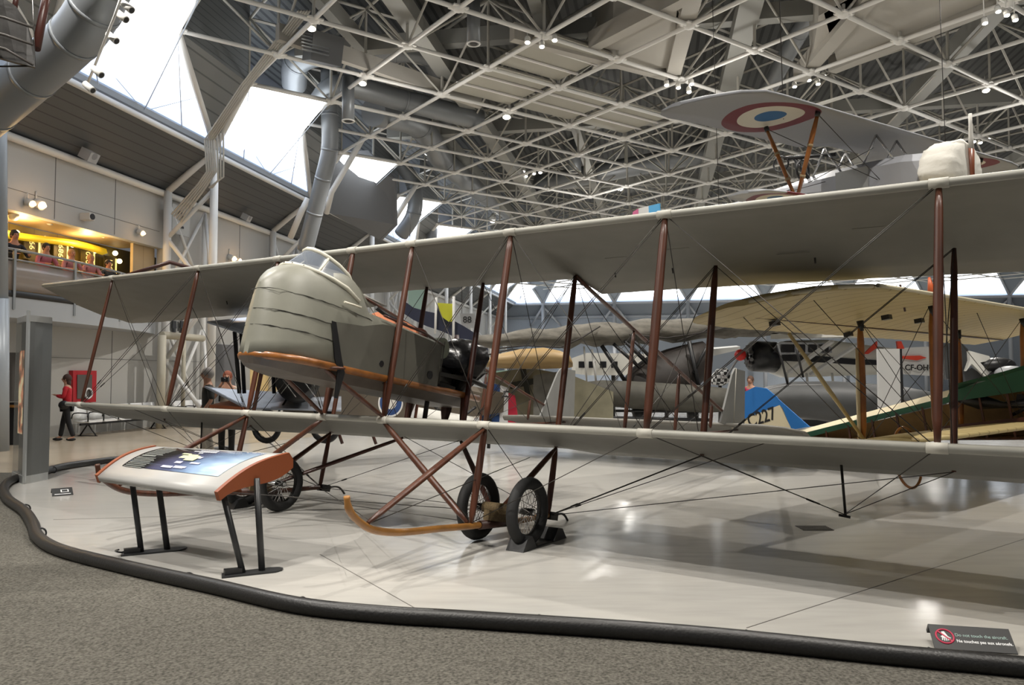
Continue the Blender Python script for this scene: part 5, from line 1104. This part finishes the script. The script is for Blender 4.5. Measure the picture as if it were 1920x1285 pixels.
# ---- brown fuselage with the blue roundel and striped tail
b0, b1 = at(600, 745, 15.0), at(950, 762, 17.6); bx = (b1 - b0); BL = bx.length; bx.normalize(); bz = V((0, 0, 1)); by = bz.cross(bx).normalized(); bz = bx.cross(by)
BMX = frame_mtx(b0, bx, by, bz); bb_ = thing('brown_biplane', 'brown fuselage with blue and white roundel and a blue, white and red tail', 'aircraft', BMX)
kx = lambda px, d=15.9: (at(px, 750, d) - b0).dot(bx)
BRN = roundel_mat('brown_fuselage_with_roundel', (.105, .085, .062), [(kx(727, 15.6), -.38, .0 - .04)], [(.13, (.62, .6, .55)), (.25, (.02, .06, .19)), (.285, (.7, .7, .68))], .65)
mk('fuselage', MB().loft([[(x, -w, -h), (x, -w, t), (x, -w * .5, t + .12), (x, w * .5, t + .12), (x, w, t), (x, w, -h)] for x, w, h, t in ((-.6, .30, .42, .55), (0, .38, .52, .62), (1.2, .38, .48, .60), (2.4, .30, .36, .42), (3.6, .18, .24, .26), (4.3, .08, .14, .18))], False, True), BRN, bb_)
mk('white_patch', MB().prism([(kx(762), -.385, -.32), (kx(782), -.385, .12), (kx(782), -.385, -.34)], (0, .02, 0)), WHT, bb_)
text('No', .22, WHT, BMX @ facing((kx(812), -.34, -.33), (1, 0, 0), (0, 0, 1)), bb_, 'serial', .003, 'CENTER', .006)
TAILX = 4.0
for k, (c_, x0, x1) in enumerate((((.02, .06, .19), -.2, .26), ((.72, .72, .72), .26, .50), ((.5, .02, .05), .50, .82))):
    hgt = (.52, .46, .30)[k]; mk('rudder_stripe', MB().prism([(TAILX + x0, 0, -.45), (TAILX + x1, 0, -.45), (TAILX + x1 - (.16 if k == 2 else .04), 0, hgt - .05), (TAILX + x0, 0, hgt)], (0, .04, 0)), mat('tail_paint_%d' % k, c_, .5), bb_)
mk('rudder_letter', MB().box((TAILX + .40, -.01, .33), (.14, .01, .03)).box((TAILX + .38, -.01, .22), (.16, .01, .03)), BLACK, bb_)
mk('tail_stand', MB().tube([(TAILX, 0, -.3), (TAILX, 0, -.95)], .04, 8), BLACK, bb_)
for x in (.2, .9): mk('leg_strut', MB().tube([(x, -.3, -.45), (x + .1, -.5, -.85)], .03, 6), WOODD, bb_)
mk('copper_radiator', MB().tube([(-.75, -.05, .1), (-.58, -.05, .1)], .3, 18), mat('copper', (.32, .13, .06), .35, .7), bb_)
mk('tangled_exhaust', MB().tube(smooth_path([V((2.1, -.45, .15)), V((2.3, -.5, -.1)), V((2.8, -.5, -.3)), V((3.3, -.45, -.05))], 4), .03, 8).tube(smooth_path([V((1.6, -.45, .1)), V((2.2, -.48, .02)), V((2.7, -.48, .12))], 4), .035, 8), BLACK, bb_)
mk('draped_sheet', MB().loft([[(1.8 + i * .28, -.55 - .05 * math.sin(i), -.1 - .03 * i), (1.8 + i * .28, -.7, -.42 + .06 * math.sin(i * 1.7)), (1.8 + i * .28, -.66, -.46 + .06 * math.sin(i * 1.7)), (1.8 + i * .28, -.5, -.15 - .03 * i)] for i in range(6)], True), mat('crumpled_white_sheet', (.55, .54, .50), .8, bump=.6, scale=7), bb_)
# ---- khaki aircraft with a black cross and tan wing
k1 = thing('khaki_aircraft', 'khaki draped aircraft with a dark cross on its side and a smooth tan wing', 'aircraft', at(985, 800, 18.5))
KHK = mat('khaki_draped_fabric', (.27, .25, .17), .8, var=.3, scale=2.5, bump=.5); TANW = mat('tan_plywood_wing', (.36, .24, .10), .5, var=.1)
mk('fuselage', MB().loft([[at(x, y0, 18.6), at(x, y1, 18.6), at(x, y1 - 5, 19.5), at(x, y0 + 5, 19.5)] for x, y0, y1 in ((925, 700, 795), (965, 693, 800), (1005, 692, 802), (1075, 705, 798), (1150, 735, 790))], False, True), KHK, k1, True)
cm = MB(); cm.prism([at(x, y, 18.56) for x, y in ((975, 692), (986, 691), (994, 740), (985, 741))], V((0, .05, 0))); cm.prism([at(x, y, 18.555) for x, y in ((956, 718), (1004, 709), (1005, 720), (957, 730))], V((0, .05, 0)))
mk('cross_marking', cm, mat('faded_black', (.03, .032, .025), .7), k1, True)
mk('tan_wing', MB().loft([[at(x, yt, 17.4), at(x, (yt + yb) / 2, 17.1), at(x, yb, 17.5), at(x, (yt + yb) / 2, 18.6)] for x, yt, yb in ((903, 677, 688), (935, 664, 691), (975, 655, 692), (1020, 652, 692), (1050, 658, 691), (1068, 666, 690), (1074, 680, 688))], True, True), TANW, k1, True)
mk('grey_tail_cloth', MB().loft([[at(x, y0, 17.9), at(x, y1, 17.9), at(x, y1, 18.1), at(x, y0, 18.1)] for x, y0, y1 in ((1000, 705, 795), (1020, 700, 796), (1050, 697, 796), (1062, 694, 740))], False, True), mat('dirty_grey_canvas', (.22, .215, .19), .8, var=.4, scale=3, bump=.4), k1, True)
mk('green_glazing', MB().prism([at(x, y, 19.5) for x, y in ((910, 697), (958, 694), (958, 715), (912, 720))], V((0, .1, 0))), mat('green_glazed_panel', (.22, .34, .30), .3), k1, True)
# ---- big draped brown wing aircraft
d1 = thing('draped_brown_aircraft', 'large old aircraft with ragged grey brown cloth wings and dark hull, mid distance', 'aircraft', at(1240, 790, 22))
RAG = mat('ragged_brown_cloth', (.20, .185, .155), .85, var=.5, scale=3.2, bump=1.0, stretch=(1, 1, 2.2)); HULL = mat('dark_brown_hull', (.035, .028, .024), .6, var=.4, scale=3)
random.seed(11); rg = []
for i in range(34):
    f = i / 33; x = 898 + f * 790; d = 21 + 3.5 * f; yc = 640 - 46 * f + 2.0 * math.sin(i * 1.3); hh_ = (.14 + .17 * min(1, f * 4)) * (1 + .12 * math.sin(i * 2.1)); c = at(x, yc, d)
    rg.append([c + V((0, -.9, -hh_ * .7)), c + V((0, -.95, 0)), c + V((0, -.6, hh_ * .9)), c + V((0, .5, hh_ * 1.1)), c + V((0, 1.3, .1)), c + V((0, .6, -hh_ * .8)), c + V((0, -.3, -hh_ * 1.1 + .05 * math.sin(i * 3.3)))])
mk('upper_wing', MB().loft(rg, True), RAG, d1, True)
random.seed(4)
for xs in (((925, 655), (985, 648), (1050, 652), (1090, 634), (1125, 612)), ((1270, 640), (1320, 622), (1345, 600)), ((1180, 628), (1250, 634), (1330, 622), (1400, 606)), ((905, 668), (960, 655), (1040, 662))):
    mk('torn_seam', MB().tube([at(x, y, 20.95 + 3.5 * (x - 898) / 790 - 1.02) for x, y in xs], .022, 6), HULL, d1, True)
mk('second_wing', MB().loft([[q + V((3.2, 2.4, .30)) for q in r[:]] for r in rg[12:]], True), RAG, d1, True)
rg = []
for x, y0, y1, w in ((1165, 716, 752, .1), (1185, 690, 768, .5), (1215, 668, 776, .7), (1250, 655, 770, .75), (1290, 645, 745, .7), (1318, 640, 715, .5), (1332, 652, 690, .2)):
    c = at(x, (y0 + y1) / 2, 22); h = (y1 - y0) / FPX * 22 / 2; rg.append([c + V((0, w * math.cos(q * math.pi / 6), h * math.sin(q * math.pi / 6))) for q in range(12)])
mk('hull', MB().loft(rg, True), HULL, d1, True)
rg = []
for x, y0, y1, w in ((1068, 728, 752, .1), (1090, 716, 757, .35), (1130, 712, 762, .45), (1190, 714, 768, .5), (1320, 722, 775, .5), (1420, 735, 770, .4)):
    c = at(x, (y0 + y1) / 2, 20.8); h = (y1 - y0) / FPX * 20.8 / 2; rg.append([c + V((0, w * math.cos(q * math.pi / 5), h * math.sin(q * math.pi / 5))) for q in range(10)])
mk('lower_body', MB().loft(rg, True), mat('grey_olive_fabric', (.085, .08, .065), .8, var=.4, scale=3, bump=.4), d1, True)
for a, b, r in (((1128, 648), (1175, 720), .06), ((1150, 645), (1200, 690), .05), ((1172, 640), (1215, 682), .06), ((1190, 640), (1225, 676), .05), ((1292, 640), (1318, 760), .06), ((1330, 642), (1300, 700), .05), ((1110, 655), (1118, 720), .03), ((1095, 650), (1100, 715), .025)): mk('wing_strut', MB().tube([at(*a, 21.3), at(*b, 21.3)], r, 6), BLACK if r > .04 else STEEL, d1, True)
for x in (1196, 1298): mk('stand', MB().tube([at(x, 758, 21), at(x + 2, 797, 21.0)], .16, 8), BLACK, d1, True)
mk('spar', MB().tube([at(1072, 782, 20.5), at(1330, 788, 20.5)], .05, 6).tube([at(1072, 770, 20.7), at(1330, 772, 20.7)], .04, 6), BLACK, d1, True)
# ---- white and black floatplane with the red spinner
f1 = thing('white_floatplane', 'white and black high wing floatplane with a red spinner behind the cream biplane', 'aircraft', at(1560, 775, 26))
WP = mat('glossy_white_paint', (.66, .65, .60), .3); BP = mat('gloss_black_paint', (.01, .01, .012), .3)
rg = []; rs_ = []
for x, y0, y1, w in ((1448, 648, 700, .45), (1470, 640, 708, .62), (1540, 638, 706, .65), (1600, 646, 704, .55), (1680, 655, 702, .35), (1765, 664, 698, .12)):
    c = at(x, (y0 + y1) / 2, 26); h = (y1 - y0) / FPX * 26 / 2; rg.append([c + V((0, w * max(-1, min(1, 1.3 * math.cos(q * math.pi / 6))), h * max(-1, min(1, 1.3 * math.sin(q * math.pi / 6))))) for q in range(12)])
mk('fuselage', MB().loft(rg, True), WP, f1, True)
mk('black_stripe', MB().loft([[at(x, y0, d_), at(x, y1, d_), at(x, y1, d_ + .1), at(x, y0, d_ + .1)] for x, y0, y1, d_ in ((1446, 664, 676, 25.34), (1540, 668, 680, 25.28), (1600, 673, 684, 25.38), (1650, 676, 685, 25.5), (1700, 679, 684, 25.6))], False), BP, f1, True)
wd_ = mk('window_frame', MB().prism([at(x, y, 25.3) for x, y in ((1440, 662), (1462, 642), (1545, 643), (1560, 652), (1560, 662), (1445, 666))], V((0, .05, 0))), CHROME, f1, True)
for x0, x1, x2 in ((1449, 1460, 1460), (1466, 1490, 1466), (1496, 1510, 1496), (1518, 1532, 1518), (1538, 1554, 1538)): mk('side_window', MB().prism([at(x0, 661, 25.22), at(x1, 661, 25.22), at(x1, 646, 25.22), at(x2, 646, 25.22)], V((0, .04, 0))), BP, wd_, True)
mk('engine_cowling', MB().tube([at(1405, 668, 25.6), at(1410, 668, 25.6), at(1450, 670, 25.8)], [.42, .50, .52], 24), BP, f1, True)
en = MB()
for q in range(9): a_ = q * 2 * math.pi / 9; en.tube([at(1408, 668, 25.4) + V((-.05, .15 * math.cos(a_), .15 * math.sin(a_))), at(1406, 668, 25.4) + V((-.05, .36 * math.cos(a_), .36 * math.sin(a_)))], .07, 6)
mk('engine_cylinders', en, mat('engine_grey', (.12, .12, .12), .4, .6), f1, True)
mk('spinner', MB().ball(at(1388, 666, 25.2), .19, 14, 10, (1, 1, 1)), mat('bright_red_paint', (.62, .015, .01), .3), f1, True)
mk('propeller', MB().bar(at(1390, 664, 25.25), at(1418, 640, 25.2), .12, .04).bar(at(1387, 668, 25.25), at(1362, 706, 25.2), .12, .04), mat('propeller_grey', (.30, .30, .30), .35, .5), f1, True)
for a, b in (((1480, 698), (1560, 640)), ((1520, 702), (1618, 640))): mk('wing_strut', MB().bar(at(*a, 25.1), at(*b, 23.6), .16, .08), mat('light_grey_paint', (.45, .45, .45), .4), f1, True)
mk('wing', MB().prism([at(1445, 636, 24), at(1640, 630, 22), at(1660, 634, 25.5), at(1460, 636, 28)], V((0, 0, .15))), WP, f1, True)
mk('tail_fin', MB().prism([at(x, y, 25.5) for x, y in ((1656, 700), (1766, 706), (1778, 712), (1762, 656), (1740, 650), (1656, 655))], V((0, .08, 0))), mat('tail_off_white', (.60, .60, .58), .4), f1, True)
_rt = mat('orange_red_paint', (.65, .06, .03), .4)
for _P, _d in ((((1620, 664), (1645, 640), (1645, 652), (1628, 664)), 25.4), (((1682, 640), (1690, 640), (1696, 654), (1684, 654)), 25.4), (((1684, 668), (1725, 667), (1738, 671), (1720, 676), (1688, 672)), 25.42)):
    mk('red_trim', MB().prism([at(x, y, _d) for x, y in _P], V((0, .1, 0))), _rt, f1, True)
text('CF-OHC', .26, BLACK, facing(at(1724, 690, 25.40), (1, .05, 0)), f1, 'registration', .002, 'CENTER', .006, 1.0)
rgf = [[at(x, y0, 24.5), at(x, y1, 24.5), at(x, y1, 25.2), at(x, y0, 25.2)] for x, y0, y1 in ((1440, 772, 784), (1480, 766, 796), (1600, 767, 800), (1700, 772, 800))]
mk('float', MB().loft(rgf, False), WP, f1, True); mk('float_keel', MB().loft([[at(x, y0, 24.4), at(x, y1, 24.4), at(x, y1, 25), at(x, y0, 25)] for x, y0, y1 in ((1470, 786, 799), (1600, 790, 801), (1700, 792, 801))], False), BP, f1, True)
for x in (1475, 1512, 1560): mk('float_strut', MB().tube([at(x, 700, 25.3), at(x + 8, 770, 24.9)], .04, 6), STEEL, f1, True)
# ---- dark grey hull on trestles
h1 = thing('dark_grey_hull', 'long dark grey cigar shaped hull on trestles behind the blue tail', 'aircraft hull', at(1560, 800, 18.8))
rg = []
for x, y0, y1 in ((1385, 752, 760), (1400, 738, 768), (1440, 724, 776), (1490, 716, 782), (1560, 715, 792), (1640, 720, 796), (1700, 726, 798), (1760, 738, 792)):
    c = at(x, (y0 + y1) / 2, 19); h = (y1 - y0) / FPX * 19 / 2; rg.append([c + V((0, h * 1.1 * math.cos(q * math.pi / 8), h * math.sin(q * math.pi / 8))) for q in range(16)])
mk('hull', MB().loft(rg, True), mat('dark_grey_hull_paint', (.055, .057, .058), .5, var=.25, scale=2), h1, True)
mk('hatch_edge', MB().tube(smooth_path([at(1430, 735, 18.3), at(1470, 724, 18.15), at(1540, 722, 18.1)], 4), .015, 6), mat('grey_edge', (.2, .2, .2), .5), h1, True)
for x0, y0, x1, y1 in ((1458, 645, 1478, 725), (1490, 640, 1506, 708)): mk('mast', MB().tube([at(x0, y0, 18.9), at(x1, y1, 18.9)], .028, 6), BLACK, h1, True)
for x in (1450, 1600, 1690): mk('trestle', MB().tube([at(x, 775, 19), fl(x - 6, 835)], .05, 6).tube([at(x, 775, 19), fl(x + 8, 835)], .05, 6), BLACK, h1, True)
# ---- tall white info panel
wp = thing('tall_white_panel', 'tall plain white panel standing behind the cream biplane struts', 'display panel', at(1669, 800, 17.5))
a, b = fl(1650, 846), fl(1691, 846)
mk('panel_face', MB().prism([V((a.x, a.y, 0)), V((b.x, b.y, 0)), V((b.x, b.y, 2.3)), V((a.x, a.y, 2.3))], V((.02, .12, 0))), mat('panel_white', (.50, .50, .49), .5), wp, True)
mk('black_edge', MB().prism([V((b.x, b.y, 0)), V((b.x + .1, b.y + .02, 0)), V((b.x + .06, b.y + .02, 2.3)), V((b.x - .02, b.y, 2.3))], V((0, .1, 0))), BLACK, wp, True)
# ---- dark tails and white boom at the right
g1 = thing('dark_tailed_aircraft', 'aircraft with big rounded dark grey tail and white boom beyond the green cowl', 'aircraft', at(1790, 800, 21))
DGR = mat('charcoal_tail', (.04, .042, .044), .5)
mk('tail_disc', MB().prism([at(x, y, 21) for x, y in ((1762, 645), (1800, 640), (1815, 655), (1819, 675), (1812, 695), (1795, 706), (1775, 712))], V((.1, .3, 0))), DGR, g1, True)
mk('tail_fin', MB().prism([at(x, y, 20.6) for x, y in ((1808, 700), (1822, 690), (1838, 700), (1856, 728), (1840, 738), (1815, 735))], V((.1, .3, 0))), DGR, g1, True)
mk('white_boom', MB().prism([at(x, y, 20.4) for x, y in ((1818, 658), (1855, 668), (1858, 676), (1838, 680), (1856, 700), (1847, 707), (1822, 682), (1812, 696), (1819, 676))], V((.1, .3, 0))), WP, g1, True)
mk('dark_engine', MB().ball(at(1870, 685, 20.5), .3, 10, 8, (1.6, 1, .7)).bar(at(1850, 715, 20.3), at(1895, 680, 20.3), .2, .15), BLACK, g1, True)
mk('grey_pod', MB().ball(at(1895, 700, 20), .32, 12, 8, (1.2, 1, .6)), mat('pod_grey', (.30, .31, .32), .4), g1, True)
mk('prop_blade', MB().tube([at(1742, 520, 20), at(1746, 545, 20), at(1752, 552, 20)], [.03, .09, .03], 8), mat('orange_blade', (.5, .10, .03), .4), g1, True)
mk('mounting_post', MB().tube([at(1790, 712, 21), fl(1790, 822)], .1, 8), DGR, g1, True)
# ---- checkered nose
c1_ = thing('checkered_aircraft', 'small aircraft nose with black and white checks left of the red spinner', 'aircraft', at(1345, 770, 27))
def checker(name, sc_):
    m = bpy.data.materials.new(name); m.use_nodes = True; nt = m.node_tree; tc = nt.nodes.new('ShaderNodeTexCoord'); ck_ = nt.nodes.new('ShaderNodeTexChecker'); ck_.inputs['Scale'].default_value = sc_; ck_.inputs[1].default_value = (.7, .7, .7, 1); ck_.inputs[2].default_value = (.01, .01, .01, 1)
    nt.links.new(tc.outputs['Object'], ck_.inputs[0]); nt.links.new(ck_.outputs[0], nt.nodes['Principled BSDF'].inputs['Base Color']); return m
mk('cowling', MB().tube([at(1332, 716, 26), at(1350, 708, 26), at(1366, 702, 26)], [.12, .3, .24], 16), checker('black_white_checks', 9), c1_, True)
mk('stand', MB().tube([at(1350, 715, 26), fl(1350, 797)], .06, 6), BLACK, c1_, True)
mk('wing', MB().prism([at(1335, 655, 26), at(1388, 650, 30), at(1388, 656, 30), at(1335, 668, 26)], V((0, .5, .06))), WP, c1_, True)
# pale aircraft bits seen between the struts
p1 = thing('pale_distant_aircraft', 'white cabin aircraft far behind the dark hull, windows in a row', 'aircraft', at(1130, 740, 30))
mk('fuselage', MB().loft([[at(x, y0, 30), at(x, y1, 30), at(x, y1, 31.5), at(x, y0, 31.5)] for x, y0, y1 in ((1072, 672, 700), (1100, 662, 704), (1240, 664, 704), (1300, 668, 690))], False), WP, p1, True)
for x in (1085, 1104, 1125, 1146, 1270): mk('side_window', MB().prism([at(x, 690, 29.9), at(x + 12, 690, 29.9), at(x + 12, 678, 29.9), at(x, 678, 29.9)], V((0, .05, 0))), BP, p1, True)
mk('gear_leg', MB().tube([at(1150, 702, 30.5), fl(1150, 785)], .08, 6).tube([at(1250, 700, 30.5), fl(1250, 785)], .08, 6), BLACK, p1, True)
# ---- navy tail, yellow panel and mint banner behind the cockpit
n1 = thing('navy_aircraft', 'navy blue aircraft tail with a yellow green panel seen through the centre struts', 'aircraft', at(820, 700, 24))
mk('navy_body', MB().loft([[at(x, y0, 24), at(x, y1, 24), at(x, y1, 25), at(x, y0, 25)] for x, y0, y1 in ((752, 560, 585), (775, 577, 600), (800, 584, 612), (830, 590, 622), (870, 612, 640), (915, 640, 665))], False), mat('navy_paint', (.022, .026, .05), .45), n1, True)
mk('navy_fin', MB().prism([at(x, y, 24.1) for x, y in ((822, 570), (834, 600), (852, 625), (825, 612), (818, 590))], V((0, .15, 0))), mat('navy_paint', (.022, .026, .05), .45), n1, True)
mk('yellow_elevator', MB().prism([at(x, y, 23.8) for x, y in ((820, 568), (851, 570), (851, 602), (842, 604), (828, 594))], V((0, .1, 0))), mat('acid_yellow', (.48, .48, .03), .5), n1, True)
mk('support_post', MB().tube([at(851, 556, 23.7), at(850, 640, 23.7)], .04, 6).tube([at(818, 558, 23.7), at(816, 626, 23.7)], .04, 6), STEEL, n1, True)
mk('pylon', MB().tube([at(870, 640, 24.4), fl(870, 800)], .1, 6), BLACK, n1, True)
for nm, poly, c_, lb, tx in (('mint_banner', ((765, 542), (797, 542), (794, 586), (766, 574)), (.34, .50, .44), 'pale mint green banner hanging behind the centre struts', None), ('grey_banner', ((862, 588), (890, 588), (890, 616), (866, 612)), (.42, .42, .42), 'pale grey board marked 88 behind the centre struts', '88')):
    t = thing('hanging_banner', lb, 'banner', at(poly[0][0], poly[0][1], 26)); mk('panel', MB().prism([at(x, y, 26) for x, y in poly], V((0, .06, 0))), mat(nm, c_, .6), t, True); mk('hanging_cord', MB().tube([at(poly[0][0] + 4, poly[0][1], 26), at(poly[0][0] + 4, 400, 26)], .01, 5), WIRE, t, True)
    if tx: text(tx, .30, BLACK, facing(at(876, 600, 25.97), (1, 0, 0)), t, 'numeral', .003)
# ---- corner of a brown aircraft at the top left
t1 = thing('brown_hanging_wing', 'ragged brown wing tip with a red strut in the top left corner', 'aircraft', at(20, 60, 8.5))
random.seed(5)
mk('wing_tip', MB().loft([[at(x, y0, 8.6), at(x, y1, 8.2), at(x, y1 + 3, 8.6), at(x, y0 + 2, 9.0)] for x, y0, y1 in ((-60, -60, 92), (-30, -30, 100), (5, -6, 110), (30, 12, 117), (50, 42, 122), (66, 88, 126))], False), mat('dark_brown_canvas', (.014, .012, .010), .8, var=.4, scale=3, bump=.5), t1, True)
for i, (y0, y1) in enumerate(((30, 52), (62, 84), (88, 122))): mk('rib_tape', MB().tube([at(-60, y0 - 14, 8.1), at(10, y0 + 4, 8.1), at(62, y1, 8.15)], .014, 6), mat('rib_tape_grey', (.07, .062, .055), .7), t1, True)
mk('red_strut', MB().tube([at(92, -30, 8.9), at(82, 20, 8.8), at(68, 92, 8.6)], .045, 10), mat('red_brown_strut', (.07, .02, .014), .4), t1, True)
mk('thin_strut', MB().tube([at(33, -20, 8.9), at(27, 18, 8.8)], .03, 8), MT['red_brown_strut'], t1, True)
mk('cable', MB().tube([at(-20, 125, 8.3), at(66, 124, 8.3)], .01, 5).tube([at(66, 124, 8.4), at(60, -30, 9)], .006, 5), WIRE, t1, True)
# ---- small person in pink stooping by the floatplane
pk = at(1408, 760, 21); person('visitor in a pink shirt behind the dark grey hull, below the red spinner', V((pk.x, pk.y, 0)), (-.6, -.8, 0), 1.66, (.55, .05, .12), (.06, .06, .08), (.10, .05, .03), 'front', 0, sleeve=False)
